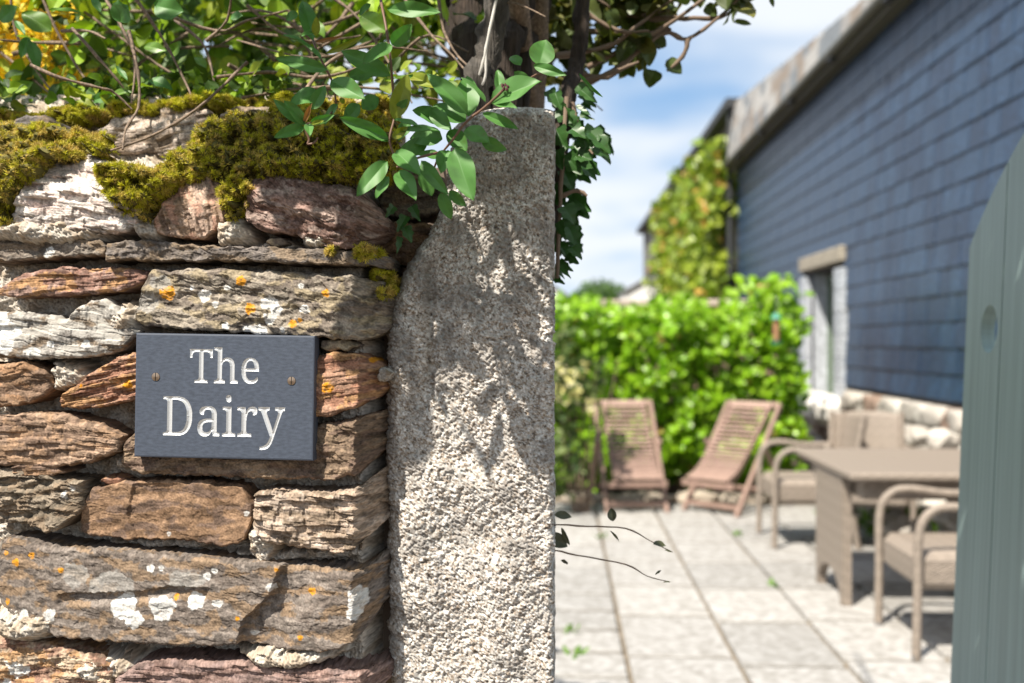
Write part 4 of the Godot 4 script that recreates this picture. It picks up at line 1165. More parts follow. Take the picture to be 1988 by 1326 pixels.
func build_ivy() -> void:
	var s := thing("ivy", "dark green ivy hanging down the right edge of the granite gatepost", "climbing plant")
	for p in [[[1100, 190, 1.47], [1092, 300, 1.45], [1086, 420, 1.44], [1082, 540, 1.43]], [[1110, 200, 1.48], [1130, 270, 1.47], [1150, 300, 1.46]], [[1090, 380, 1.45], [1120, 370, 1.45], [1140, 380, 1.45]]]:
		twig(s, p, 0.004, 0.0025, M.twig_dark, "stem")
	var r3 := RandomNumberGenerator.new()
	r3.seed = 3
	for l in [[1145, 255, 1188, 300, 46, 2], [1128, 175, 1160, 200, 26, 0], [1110, 380, 1148, 412, 44, 0], [1120, 210, 1148, 222, 14, 0], [1120, 270, 1135, 285, 34, 1], [1110, 250, 1138, 268, 40, 1], [1100, 300, 1130, 340, 50, 0], [1130, 320, 1160, 350, 36, 0], [1095, 330, 1115, 372, 44, 0], [1095, 400, 1118, 430, 46, 1], [1105, 440, 1120, 480, 40, 0], [1110, 480, 1130, 500, 30, 0], [1085, 470, 1100, 500, 30, 0], [1082, 520, 1110, 540, 22, 2], [1080, 250, 1100, 290, 50, 0], [1085, 210, 1110, 240, 44, 1], [1100, 220, 1120, 250, 36, 0], [1085, 290, 1090, 330, 40, 0], [1085, 360, 1096, 400, 36, 0], [1085, 430, 1095, 462, 34, 0], [1120, 300, 1150, 310, 40, 0], [1078, 180, 1090, 215, 30, 0], [1140, 290, 1120, 320, 40, 0], [1155, 260, 1130, 300, 36, 0]]:
		for k in 4:
			var j := Vector2(r3.randf_range(-14, 8), r3.randf_range(-14, 14)) * (1.0 if k else 0.0)
			var d := 1.45 + r3.randf_range(-.02, .03) + 0.03 * k
			placed_leaf(s, "ivy", M.ivy, at(l[0] + j.x, l[1] + j.y, d), at(l[2] + j.x, l[3] + j.y, d - 0.01), l[4] / FOCAL * d * 0.95, r3.randf_range(-0.7, 0.7))
	var t := thing("bare_sprig", "two thin nearly bare sprigs reaching out past the gatepost over the paving", "sprig")
	for p in [[[960, 1060, 1.47], [1060, 1022, 1.38], [1140, 1022, 1.39], [1215, 1026, 1.4], [1262, 1050, 1.41], [1305, 1072, 1.42]], [[960, 1100, 1.47], [1060, 1070, 1.38], [1120, 1078, 1.39], [1215, 1096, 1.4], [1255, 1118, 1.41], [1300, 1130, 1.42]]]:
		twig(t, p, 0.0014, 0.0007, M.twig_dark, "stem")
	for l in [[1076, 1000, 1112, 1000, 17], [1190, 1012, 1186, 986, 18], [1184, 1030, 1206, 1052, 5], [1268, 1056, 1294, 1058, 16], [1096, 1086, 1096, 1096, 16], [1060, 1040, 1104, 1060, 30], [1272, 1116, 1284, 1106, 5], [1290, 1068, 1306, 1072, 4], [1090, 1024, 1106, 1062, 9], [1288, 1131, 1303, 1129, 4]]:
		placed_leaf(t, "oval", M.leaf_dry, at(l[0], l[1], 1.39), at(l[2], l[3], 1.395), l[4] / FOCAL * 1.39, r3.randf_range(-0.3, 0.3))
	var h := thing("ivy_tuft", "few small ivy leaves in the dark gap between wall end and gatepost", "climbing plant")
	for l in [[790, 420, 770, 450, 20], [785, 440, 800, 470, 22], [765, 400, 750, 420, 16], [800, 400, 815, 430, 18], [776, 460, 772, 490, 12]]:
		placed_leaf(h, "ivy", M.ivy, at(l[0], l[1], 1.27), at(l[2], l[3], 1.26), l[4] / FOCAL * 1.27 * 1.3, r3.randf_range(-0.4, 0.4))

# ---------------------------------------------------------------- the gate

func build_gate() -> void:
	var g := thing("garden_gate", "open grey green boarded garden gate with a round hole, at the right edge", "gate")
	var hinge := Vector3(0.766, 0.0, -1.25)
	var dir := Vector3(0.087, 0, -1).normalized()       # towards the free edge
	var face := Vector3(-1, 0, -0.087).normalized()
	g.transform = Transform3D(Basis(dir, Vector3.UP, dir.cross(Vector3.UP)), hinge).rotated_local(Vector3.RIGHT, 0.0)
	g.transform = Transform3D(Basis(Vector3(0, 0, 1), -0.043), Vector3.ZERO) * g.transform
	g.position = hinge
	# local x runs along the gate from the hinge, y up, +z faces the yard side away from us
	var L := 1.02
	var board := 0.225
	var n := 4
	for i in n:
		var x1 := L - i * board
		var x0 := maxf(0.0, x1 - board) + 0.005
		var poly := PackedVector2Array()
		poly.append(Vector2(x0, 0.06))
		poly.append(Vector2(x1, 0.06))
		for k in 9:
			var x := lerpf(x1, x0, k / 8.0)
			poly.append(Vector2(x, top_of_gate(L - x)))
		var holes := []
		if i == 1 or i == 0:
			pass
		var m := board_mesh(poly, 0.028, Vector2(L - 0.152, 1.43), 0.05)
		obj("board", m, M.gate_paint, g)
	for y in [0.3, 1.2]:
		obj("ledge", box(Vector3(L - 0.1, 0.11, 0.03), 0.004, Transform3D(Basis(), Vector3(L / 2, y, 0.031))), M.gate_paint, g)
	obj("brace", beam_mesh(Vector3(0.08, 0.36, 0.031), Vector3(L - 0.1, 1.14, 0.031), 0.1, 0.028, Vector3(0, 0, 1)), M.gate_paint, g)

func top_of_gate(x: float) -> float:       # x from the free edge
	return 1.615 + 0.30 * (1.0 - exp(-x * 2.4)) * 1.0 + 0.12 * x

func board_mesh(poly: PackedVector2Array, thick: float, hole: Vector2, r: float) -> ArrayMesh:
	var st := st_new()
	var circle := PackedVector2Array()
	for k in 28: circle.append(hole + Vector2(cos(TAU * k / 28), sin(TAU * k / 28)) * r)
	var pieces := [poly]
	var touching := Geometry2D.intersect_polygons(poly, circle)
	if touching.size():
		# split the board at the middle of the hole, so that no piece has a hole in it
		var lo := PackedVector2Array([Vector2(-9, -9), Vector2(9, -9), Vector2(9, hole.y), Vector2(-9, hole.y)])
		var hi := PackedVector2Array([Vector2(-9, hole.y), Vector2(9, hole.y), Vector2(9, 9), Vector2(-9, 9)])
		pieces = []
		for half in [lo, hi]:
			for p in Geometry2D.intersect_polygons(poly, half):
				for q in Geometry2D.clip_polygons(p, circle): pieces.append(q)
	for p in pieces:
		if Geometry2D.is_polygon_clockwise(p):
			p.reverse()
		var idx := Geometry2D.triangulate_polygon(p)
		for i in range(0, idx.size(), 3):
			var t := [p[idx[i]], p[idx[i + 1]], p[idx[i + 2]]]
			var ccw: bool = (t[1] - t[0]).cross(t[2] - t[0]) > 0
			if not ccw: t = [t[0], t[2], t[1]]
			tri(st, Vector3(t[0].x, t[0].y, thick / 2), Vector3(t[2].x, t[2].y, thick / 2), Vector3(t[1].x, t[1].y, thick / 2))
			tri(st, Vector3(t[0].x, t[0].y, -thick / 2), Vector3(t[1].x, t[1].y, -thick / 2), Vector3(t[2].x, t[2].y, -thick / 2))
		for i in p.size():
			var a: Vector2 = p[i]
			var b: Vector2 = p[(i + 1) % p.size()]
			if absf(a.y - hole.y) < 1e-5 and absf(b.y - hole.y) < 1e-5: continue
			quad(st, Vector3(a.x, a.y, -thick / 2), Vector3(a.x, a.y, thick / 2), Vector3(b.x, b.y, thick / 2), Vector3(b.x, b.y, -thick / 2))
	return st.commit()

# ---------------------------------------------------------------- the yard

func build_yard() -> void:
	var g := PlaneMesh.new()
	g.size = Vector2(900, 900)
	var o := struct("ground", g, M.earth, "bare brown earth and grass beyond the yard")
	o.position.y = -0.05
	var p := Node3D.new()
	p.name = "paving"
	add_child(p)
	tag(p, "pale concrete paving slabs of the courtyard with sandy joints", "", "", "structure")
	var bed := box(Vector3(5.2, 0.03, 8.2), 0.0, Transform3D(Basis(), Vector3(0.3, -0.034, -4.75)))
	obj("joint_bed", bed, M.joint, p)
	var xs := [-2.12, -1.63, -1.13, -0.66, -0.19, 0.29, 0.77, 1.235, 1.70, 2.17, 2.64, 2.9]
	for c in xs.size() - 1:
		var z := 0.95 + 0.35 * hash1(c * 3.3)
		if c == 5: z = 1.16
		if c == 4: z = 0.9
		while z < 8.55:
			var l := 0.655 + 0.05 * (hash1(c * 7.1 + z) - 0.5)
			if c == 4 and z > 4.0 and z < 5.4: l = 0.34
			l = minf(l, 8.6 - z)
			var gap := 0.016 + 0.012 * hash1(z * 5.0 + c)
			var y := 0.004 * (hash1(z * 9.0 + c * 2.0) - 0.5)
			var w: float = xs[c + 1] - xs[c] - gap
			if l > 0.12:
				obj("paving_slab", box(Vector3(w, 0.04, l - gap - 0.028), 0.006), [M.slab_a, M.slab_b, M.slab_c][int(hash1(z * 3.0 + c * 11.0) * 3.0)], p,
					Transform3D(Basis(Vector3(0.3, 0.2, 1).normalized(), 0.006 * (hash1(z + c * 5.0) - 0.5)), Vector3((xs[c] + xs[c + 1]) / 2.0, -0.012 + y, -z - l / 2.0)))
			z += l
	# weeds in the joints
	for wd in [[1110, 1228, 4.15], [1112, 1275, 3.85], [1505, 1140, 0], [1722, 1018, 0], [1165, 1045, 0], [1430, 1040, 0]]:
		var base := at(wd[0], wd[1], 1.0)
		var ray := (base - EYE)
		base = EYE + ray * (1.4 / -ray.y)
		var t := thing("weed", ["tuft of green weed in the paving joint nearest the gatepost", "second green weed in the joint close to the gatepost, nearer the viewer", "small weed in a paving joint left of the table leg", "green weed under the rattan table", "small weed in the joint in front of the left deck chair", "small weed in a joint right of the deck chairs"][[1228, 1275, 1140, 1018, 1045, 1040].find(wd[1])], "weed", base, 0.0, "weeds in the paving joints")
		for k in 9:
			var d := (rand_dir() * Vector3(1, 0.3, 1) + Vector3(0, 0.8, 0)).normalized()
			obj("leaf", pick("long"), M.leaf_bright, t, Transform3D(leaf_basis(d, rand_dir() + Vector3.UP, rng.randf_range(.03, .07), rng.randf_range(.03, .06)), Vector3(rng.randf_range(-.03, .03), 0, rng.randf_range(-.06, .06))))

func rock_mesh(sd: float, flat := 0.7) -> ArrayMesh:
	var rows := 13
	var cols := 17
	var pos := PackedVector3Array()
	var col := PackedColorArray()
	for r in rows:
		var a := PI * r / (rows - 1)
		for c in cols:
			var b := TAU * (c % (cols - 1)) / (cols - 1)
			var d := Vector3(sin(a) * cos(b), cos(a), sin(a) * sin(b))
			var k := 1.0 + 0.55 * na.get_noise_3d(d.x * 80.0 + sd * 100.0, d.y * 80.0, d.z * 80.0) + 0.2 * na.get_noise_3d(d.x * 230.0, d.y * 230.0 + sd * 50.0, d.z * 230.0)
			var q := d * k
			q = Vector3(clampf(q.x, -0.85, 0.85), clampf(q.y, -0.75, 0.75) * flat, clampf(q.z, -0.8, 0.8))
			pos.append(q * 0.6)
			var g := 1.0 + 0.3 * na.get_noise_3d(d.x * 400.0 + sd, d.y * 400.0, d.z * 400.0)
			col.append(Color(g, g, g))
	return grid_mesh(cols, rows, pos, col)

func deck_chair(label: String, where: Vector3, turn: float) -> void:
	var c := thing("deck_chair", label, "deck chair", where, turn, "slatted wooden deck chairs before the hedge")
	# local: +z faces the sitter's feet, y up
	var foot := Vector3(0, 0, 0.0)
	var head := Vector3(0, 0.87, -0.72)
	for s in [-1.0, 1.0]:
		var x := Vector3(s * 0.245, 0, 0)
		obj("side_rail", beam_mesh(foot + x, head + x, 0.035, 0.05, Vector3(1, 0, 0).cross(head - foot), 0.006), M.teak, c)
		obj("rear_leg", beam_mesh(Vector3(s * 0.27, 0, -0.86), Vector3(s * 0.27, 0.56, -0.38), 0.028, 0.045, Vector3(0, 0.65, 0.75), 0.006), M.teak, c)
		# inner rail that carries the slats, curving into the seat
		var st := st_new()
		var path := [Vector3(s * 0.175, 0.84, -0.68), Vector3(s * 0.175, 0.645, -0.48), Vector3(s * 0.175, 0.455, -0.28), Vector3(s * 0.175, 0.32, -0.12), Vector3(s * 0.175, 0.265, 0.03)]
		for i in path.size() - 1: beam(st, path[i], path[i + 1], 0.028, 0.04, Vector3(0, 0.7, 0.7), 0.004)
		obj("slat_rail", st.commit(), M.teak, c)
	var spine := smooth_path([Vector3(0, 0.855, -0.675), Vector3(0, 0.665, -0.47), Vector3(0, 0.475, -0.27), Vector3(0, 0.345, -0.11), Vector3(0, 0.29, 0.03)], 8)
	var n := 24
	for i in n:
		var f := float(i) / (n - 1) * (spine.size() - 1)
		var k := mini(int(f), spine.size() - 2)
		var p: Vector3 = spine[k].lerp(spine[k + 1], f - k)
		var along_: Vector3 = (spine[k + 1] - spine[k]).normalized()
		var wide := 0.05 if i == n - 1 or i == 0 else 0.024
		var b := Basis(Vector3(1, 0, 0), along_, Vector3(1, 0, 0).cross(along_))
		obj("slat", box(Vector3(0.385, wide, 0.014), 0.003), M.teak if i % 3 else M.teak_b, c, Transform3D(b, p + Vector3(0, 0.006, 0.004)))
	obj("top_rail", box(Vector3(0.50, 0.05, 0.03), 0.008, Transform3D(Basis(Vector3.RIGHT, -0.7), head + Vector3(0, -0.01, 0.01))), M.teak, c)
	obj("cross_bar", box(Vector3(0.50, 0.045, 0.025), 0.006, Transform3D(Basis(), Vector3(0, 0.07, -0.06))), M.teak, c)
	obj("seat_bar", box(Vector3(0.48, 0.05, 0.03), 0.006, Transform3D(Basis(), Vector3(0, 0.245, 0.03))), M.teak, c)
	obj("rear_bar", box(Vector3(0.54, 0.04, 0.025), 0.006, Transform3D(Basis(), Vector3(0, 0.12, -0.75))), M.teak, c)

func armchair(label: String, where: Vector3, turn: float) -> void:        # local: +z is the front
	var c := thing("rattan_armchair", label, "armchair", where, turn, "woven rattan armchairs round the table")
	var r: Material = M.rattan
	for s in [-1.0, 1.0]:
		var st := st_new()
		var p := smooth_path([Vector3(s * 0.26, 0.0, 0.27), Vector3(s * 0.265, 0.30, 0.265), Vector3(s * 0.27, 0.56, 0.26), Vector3(s * 0.27, 0.65, 0.21), Vector3(s * 0.27, 0.675, 0.12), Vector3(s * 0.268, 0.655, -0.06), Vector3(s * 0.25, 0.66, -0.26)], 6)
		var radii := []
		for i in p.size(): radii.append(0.020)
		add_tube(st, p, radii, 10)
		obj("arm", st.commit(), r, c)
		obj("rear_leg", stem([Vector3(s * 0.24, 0, -0.29), Vector3(s * 0.24, 0.4, -0.25), Vector3(s * 0.235, 0.9, -0.33)], 0.023, 0.02, 8, 4, 0.0), r, c)
		obj("foot", stem([Vector3(s * 0.26, -0.001, 0.27), Vector3(s * 0.26, 0.02, 0.27)], 0.02, 0.02, 10, 2, 0.0), M.steel, c)
	obj("seat", box(Vector3(0.50, 0.17, 0.52), 0.035, Transform3D(Basis(), Vector3(0, 0.385, 0.0))), r, c)
	# curved back
	var rows := 14
	var cols := 13
	var pos := PackedVector3Array()
	for side in 2:
		for j in rows:
			var t := 1.0 - float(j) / (rows - 1)
			for i in cols:
				var s := float(i) / (cols - 1) * 2.0 - 1.0
				var y := lerpf(0.42, 0.90 - 0.02 * s * s, t)
				pos.append(Vector3(s * (0.225 + 0.02 * t), y, -0.25 - 0.09 * t - 0.04 * (1.0 - s * s) + (0.015 if side == 0 else -0.015)))
	var idx := PackedInt32Array()
	var off := rows * cols
	for j in rows - 1:
		for i in cols - 1:
			var a := j * cols + i
			idx.append_array(PackedInt32Array([a, a + 1, a + cols + 1, a, a + cols + 1, a + cols]))
			idx.append_array(PackedInt32Array([off + a, off + a + cols + 1, off + a + 1, off + a, off + a + cols, off + a + cols + 1]))
	for i in cols - 1:
		idx.append_array(PackedInt32Array([i, off + i, off + i + 1, i, off + i + 1, i + 1]))
	for j in rows - 1:
		var a := j * cols
		var b := j * cols + cols - 1
		idx.append_array(PackedInt32Array([a, a + cols, off + a + cols, a, off + a + cols, off + a]))
		idx.append_array(PackedInt32Array([b, off + b, off + b + cols, b, off + b + cols, b + cols]))
	obj("backrest", indexed(pos, PackedColorArray(), idx), r, c)

func build_table() -> void:
	var c := thing("rattan_table", "rectangular woven rattan garden table with panel legs", "table", Vector3(2.03, 0, -5.7))
	obj("tabletop", box(Vector3(1.14, 0.045, 1.2), 0.012, Transform3D(Basis(), Vector3(0, 0.715, 0))), M.rattan, c)
	obj("apron", box(Vector3(0.98, 0.10, 1.04), 0.01, Transform3D(Basis(), Vector3(0, 0.64, 0))), M.rattan, c)
	for s in [-1.0, 1.0]:
		# a woven panel with an arched foot
		var poly := PackedVector2Array([Vector2(-0.27, 0.69), Vector2(0.27, 0.69), Vector2(0.27, 0.0), Vector2(0.22, 0.0)])
		for k in 11:
			var a := PI * k / 10.0
			poly.append(Vector2(0.22 * cos(a), 0.14 * sin(a) + 0.03))
		poly.append(Vector2(-0.22, 0.0)); poly.append(Vector2(-0.27, 0.0))
		poly.reverse()
		var m := board_mesh(poly, 0.05, Vector2(99, 99), 0.01)
		obj("panel_leg", m, M.rattan, c, Transform3D(Basis(Vector3.UP, PI / 2), Vector3(s * 0.53, 0.0, 0.12)))
		obj("foot", box(Vector3(0.03, 0.02, 0.03), 0.003, Transform3D(Basis(), Vector3(s * 0.53, 0.008, 0.365))), M.steel, c)

func build_hedge() -> void:
	var h := thing("laurel_hedge", "bright green glossy laurel hedge behind the deck chairs", "hedge")
	var places := [[], [], [], [], []]
	var tints := [[], [], [], [], []]
	for i in 26000:
		var x := rng.randf_range(-1.7, 2.22)
		var z := -rng.randf_range(9.0, 10.0)
		var y := rng.randf_range(0.02, 1.0)
		var tall := 1.58 + 0.10 * smoothstep(1.7, 2.0, x) + 0.10 * na.get_noise_2d(x * 160.0, 5.0) + 0.06 * na.get_noise_2d(x * 600.0, 8.0)
		y *= tall
		if rng.randf() < 0.05: y = tall + rng.randf_range(0, 0.16) * (1.0 + (1.0 if x > 1.6 else 0.0))
		var face := 9.12 + 0.16 * na.get_noise_2d(x * 260.0, y * 260.0) + 0.22 * (1.0 - smoothstep(0.0, 0.5, y))
		if -z < face: continue
		if -z > face + 0.4 and y < tall - 0.25 and rng.randf() < 0.6: continue
		if na.get_noise_3d(x * 420.0, y * 420.0, z * 420.0) < -0.42: continue
		var d := (rand_dir() + Vector3(0, 0.7, 0.35)).normalized()
		var n := (rand_dir() * 0.75 + Vector3(-0.25, 0.75, 0.55)).normalized()
		var l := rng.randf_range(0.055, 0.135)
		var k := rng.randi() % 5
		places[k].append(Transform3D(leaf_basis(d, n, l, l * 1.05), Vector3(x, y, z)))
		var c := Color(0.19, 0.40, 0.010).lerp(Color(0.32, 0.55, 0.02), rng.randf()) * rng.randf_range(0.7, 1.15)
		if rng.randf() < 0.012: c = Color(0.36, 0.27, 0.07)
		tints[k].append(Color(c.r, c.g, c.b, 1))
	for k in 5: copies("foliage" if k == 0 else "foliage_%03d" % k, leaves["oval"][k], M.laurel, places[k], tints[k], h)
	var rr := RandomNumberGenerator.new()
	rr.seed = 8
	for i in 26:
		var x := -0.8 + i * 0.117
		obj("branch", stem([Vector3(x, -0.05, -9.6), Vector3(x + rr.randf_range(-.1, .1), 0.6, -9.55 + rr.randf_range(-.15, .15)), Vector3(x + rr.randf_range(-.2, .2), 1.5, -9.5 + rr.randf_range(-.2, .2))], 0.016, 0.005, 5, 3, 0.2), M.twig_dark, h)
	# variegated shrub at the hedge's left end
	var v := thing("variegated_shrub", "shrub with cream flower heads left of the deck chairs", "shrub")
	scatter(v, "foliage", "oval", M.leaf_tint, [[1030, 640, 1125, 960, 7.7, 8.3, 1.0], [1060, 690, 1165, 780, 7.8, 8.2, 0.4]], 800, 0.07, 0.11, [Color(0.05, 0.10, 0.02), Color(0.09, 0.15, 0.03), Color(0.14, 0.19, 0.05)])
	scatter(v, "blossom", "petal", M.leaf_tint, [[1074, 700, 1135, 780, 7.6, 7.75, 1.0], [1140, 770, 1160, 800, 7.6, 7.75, 0.3]], 130, 0.04, 0.07, [Color(0.62, 0.58, 0.22), Color(0.66, 0.62, 0.36)], 0.7)
	for i in 7:
		var x := 0.02 + i * 0.05
		obj("branch", stem([Vector3(0.1 + i * .02, 0, -8.1), Vector3(x, 0.6, -8.05), Vector3(x - 0.05 + i * .03, 1.2, -8.0)], 0.012, 0.004, 5, 3, 0.2), M.twig_dark, v)
	# the edging of stones at the hedge's foot
	for i in 19:
		var x := -0.35 + i * 0.155 + 0.05 * hash1(i * 3.0)
		var m := rock_mesh(i * 1.3 + 40.0, 0.6)
		var o := obj("edging_stone", m, M.edge_stone, null, Transform3D(Basis(Vector3.UP, hash1(i * 5.0) * 3.0).scaled(Vector3(0.22, 0.16, 0.17) * (0.8 + 0.5 * hash1(i * 9.0))), Vector3(x, 0.02, -8.74 - 0.16 * hash1(i * 7.0))))
		tag(o, "pale rough edging stone, %s from the left along the foot of the hedge" % ORD[i], "stone", "edging stones at the foot of the hedge")

func build_back() -> void:
	# garden wall behind the hedge
	var w := thing("garden_wall", "low pinkish garden wall with pale coping behind the hedge", "wall", Vector3(-0.3, 0, -10.6))
	obj("wall_body", box(Vector3(5.4, 1.76, 0.2), 0.01, Transform3D(Basis(), Vector3(0, 0.88, 0))), M.pink_render, w)
	for i in 9:
		obj("coping", box(Vector3(0.592, 0.075, 0.30), 0.012, Transform3D(Basis(), Vector3(-2.4 + i * 0.6, 1.80, 0))), M.coping, w)
	var f := thing("clay_finial", "small rounded terracotta finial on the end of the garden wall", "finial", at(1492, 590, 10.6))
	var st := st_new()
	var prof := [[0.0, 0.09], [0.03, 0.09], [0.04, 0.06], [0.09, 0.075], [0.15, 0.085], [0.19, 0.07], [0.22, 0.035], [0.225, 0.003]]
	var pts := []
	var rad := []
	for q in prof: pts.append(Vector3(0, q[0], 0)); rad.append(q[1])
	add_tube(st, pts, rad, 16)
	obj("finial_body", st.commit(), M.terracotta, f)
	# bird feeder
	var b := thing("bird_feeder", "hanging tube bird feeder with green cap and tray in front of the hedge", "bird feeder", at(1507, 640, 8.95))
	var tube := CylinderMesh.new(); tube.top_radius = 0.028; tube.bottom_radius = 0.028; tube.height = 0.20
	obj("seed_tube", tube, M.feeder_seed, b)
	var cap := CylinderMesh.new(); cap.top_radius = 0.02; cap.bottom_radius = 0.05; cap.height = 0.05
	obj("cap", cap, M.feeder_green, b, Transform3D(Basis(), Vector3(0, 0.12, 0)))
	var tray := CylinderMesh.new(); tray.top_radius = 0.055; tray.bottom_radius = 0.04; tray.height = 0.035
	obj("tray", tray, M.feeder_green, b, Transform3D(Basis(), Vector3(0, -0.115, 0)))
	obj("hook", stem([Vector3(0, 0.14, 0), Vector3(0, 0.25, 0.0), Vector3(0.02, 0.30, -0.05), Vector3(0.03, 0.2, -0.15)], 0.003, 0.003, 6, 4, 0.0), M.steel, b)
	# far round tree and a white cottage wall
	var t := thing("round_tree", "distant rounded green tree on the skyline", "tree", Vector3((1166 - 1088) / FOCAL * 120.0, 0, -120.0))
	obj("trunk", stem([Vector3.ZERO, Vector3(0.2, 3, 0), Vector3(0, 6, 0)], 0.4, 0.2, 8, 4, 0.2), M.bark_dark, t)
	var pl := []
	var ti := []
	for i in 4200:
		var d := rand_dir()
		var r := pow(rng.randf(), 0.3)
		var p := Vector3(d.x * 3.9, 5.9 + d.y * (2.9 if d.y > 0 else 2.4), d.z * 3.5) * Vector3(1, 1, 1)
		p = Vector3(p.x * r, 5.9 + (p.y - 5.9) * r + 0.35 * na.get_noise_2d(p.x * 60.0, p.z * 60.0), p.z * r)
		var l := rng.randf_range(0.25, 0.5)
		pl.append(Transform3D(leaf_basis(rand_dir(), (rand_dir() + Vector3.UP).normalized(), l, l), p))
		var c := Color(0.10, 0.20, 0.04) * rng.randf_range(0.7, 1.2)
		ti.append(Color(c.r, c.g, c.b, 1))
	copies("crown", leaves["oval"][2], M.leaf_tint, pl, ti, t)
	for q in [["white rendered end wall of an outbuilding beside the climber", 1212, 1290, 545, 30.0], ["white rendered cottage wall just right of the gatepost", 1040, 1102, 556, 34.0]]:
		var a := at(q[1], q[3], q[4])
		var bb := at(q[2], q[3], q[4])
		var wd: float = bb.x - a.x
		var hh := thing("white_outbuilding", q[0], "building", Vector3((a.x + bb.x) / 2, 0, a.z - 1.5))
		var gable := PackedVector2Array([Vector2(-wd / 2, 0), Vector2(wd / 2, 0), Vector2(wd / 2, a.y - 0.35), Vector2(0, a.y), Vector2(-wd / 2, a.y - 0.35)])
		obj("wall", board_mesh(gable, 3.0, Vector2(99, 99), 0.1), M.white_wall, hh)
		for s in [-1.0, 1.0]:
			obj("roof", box(Vector3(wd * 0.56 + 0.1, 0.06, 3.2), 0.01, Transform3D(Basis(Vector3(0, 0, 1), -s * atan2(0.35, wd / 2)), Vector3(s * wd * 0.26, a.y - 0.14, 0))), M.roof_grey, hh)

func build_barn() -> void:
	var XW := 2.9
	var b := thing("slate_hung_barn", "long barn with blue grey slate hung wall along the right side of the yard", "building")
	# solid walls behind the slates, with the doorway left open
	var d0 := 4.0
	var d1 := 16.4
	var oa := 10.55
	var ob := 11.75
	var top := 4.28
	for q in [[d0, oa, 0.0, top], [ob, d1, 0.0, top], [oa, ob, 2.18, top], [oa, ob, 0.0, 0.74]]:
		obj("wall", box(Vector3(0.45, q[3] - q[2], q[1] - q[0]), 0.0, Transform3D(Basis(), Vector3(XW + 0.24, (q[2] + q[3]) / 2, -(q[0] + q[1]) / 2))), M.barn_core, b)
	obj("wall", box(Vector3(3.0, top, 0.3), 0.0, Transform3D(Basis(), Vector3(XW + 1.9, top / 2, -d1 + 0.15))), M.barn_core, b)
	obj("inner_wall", box(Vector3(0.2, top, d1 - d0), 0.0, Transform3D(Basis(), Vector3(XW + 3.2, top / 2, -(d0 + d1) / 2))), M.barn_core, b)
	obj("loft_floor", box(Vector3(3.0, 0.1, d1 - d0 - 0.6), 0.0, Transform3D(Basis(), Vector3(XW + 1.9, 2.5, -(d0 + d1) / 2))), M.barn_core, b)
	# slates
	var all := []
	var row := 0
	var y := 0.96
	while y < top - 0.02:
		var z := d0 + 0.13 * (row % 2) + 0.05 * hash1(row)
		var n := 0
		while z < d1:
			var w := 0.16 + 0.12 * hash1(row * 13.1 + n * 3.7)
			w = minf(w, d1 - z)
			var mid := z + w / 2
			if not (mid > oa - 0.30 and mid < ob + 0.30 and y < 2.3):
				all.append([mid, y, w, row * 100 + n])
			z += w
			n += 1
		y += 0.2
		row += 1
	all.sort_custom(func(p, q): return p[0] + (0.0 if p[0] > 5.9 else 100.0) < q[0] + (0.0 if q[0] > 5.9 else 100.0))
	var mats := [M.slate_a, M.slate_b, M.slate_c, M.slate_d]
	var unit := box(Vector3(0.013, 1.0, 1.0), 0.0)
	var st := st_new()
	for i in all.size():
		var s: Array = all[i]
		var tilt := 0.055 + 0.012 * (hash1(s[3] * 1.7) - 0.5)
		var t := Transform3D(Basis(Vector3(0, 0, 1), -tilt) * Basis(Vector3(0, 1, 0), 0.010 * (hash1(s[3] * 2.9) - 0.5)), Vector3(XW - 0.002 - 0.004 * hash1(s[3] * 3.3), s[1] + 0.125, -s[0]))
		var size := Vector3(0.013, 0.25 + 0.012 * hash1(s[3] * 5.0), s[2] - 0.009)
		if i < 300:
			obj("slate", unit, mats[int(hash1(s[3] * 7.7) * 4.0)], b, t * Transform3D(Basis.from_scale(Vector3(1, size.y, size.z)), Vector3.ZERO))
		else: add_box(st, t, size)
	var rest := obj("slates", st.commit(), M.slate_b, b)
	rest.set_meta("kind", "stuff")
	# doorway: dressed surround, reveals, frame
	for z in [oa - 0.15, ob + 0.14]:
		for k in 6:
			obj("jamb_stone", box(Vector3(0.10, 0.228, 0.26), 0.008, Transform3D(Basis(), Vector3(XW - 0.015, 0.88 + k * 0.232, -z))), [M.jamb, M.jamb_b][k % 2], b)
	obj("lintel", box(Vector3(0.12, 0.16, ob - oa + 0.56), 0.01, Transform3D(Basis(), Vector3(XW - 0.01, 2.30, -(oa + ob) / 2))), M.lintel, b)
	obj("sill", box(Vector3(0.40, 0.30, ob - oa + 0.6), 0.09, Transform3D(Basis(), Vector3(XW - 0.08, 0.68, -(oa + ob) / 2))), M.sill, b)
	obj("reveal", box(Vector3(0.42, 1.42, 0.03), 0.0, Transform3D(Basis(), Vector3(XW + 0.25, 1.48, -ob + 0.02))), M.jamb, b)
	var fr := st_new()
	for q in [[oa + 0.05, 0.09], [ob - 0.06, 0.07]]:
		add_box(fr, Transform3D(Basis(), Vector3(XW + 0.22, 1.47, -q[0])), Vector3(0.07, 1.4, q[1]), 0.006)
	add_box(fr, Transform3D(Basis(), Vector3(XW + 0.22, 2.13, -(oa + ob) / 2)), Vector3(0.068, 0.09, ob - oa - 0.2), 0.006)
	obj("door_frame", fr.commit(), M.frame_green, b)
	# eaves, gutter and the roof above
	obj("fascia", box(Vector3(0.04, 0.16, d1 - d0), 0.005, Transform3D(Basis(), Vector3(XW - 0.14, 4.27, -(d0 + d1) / 2))), M.gutter, b)
	obj("soffit", box(Vector3(0.22, 0.03, d1 - d0), 0.0, Transform3D(Basis(), Vector3(XW - 0.03, 4.22, -(d0 + d1) / 2))), M.gutter, b)
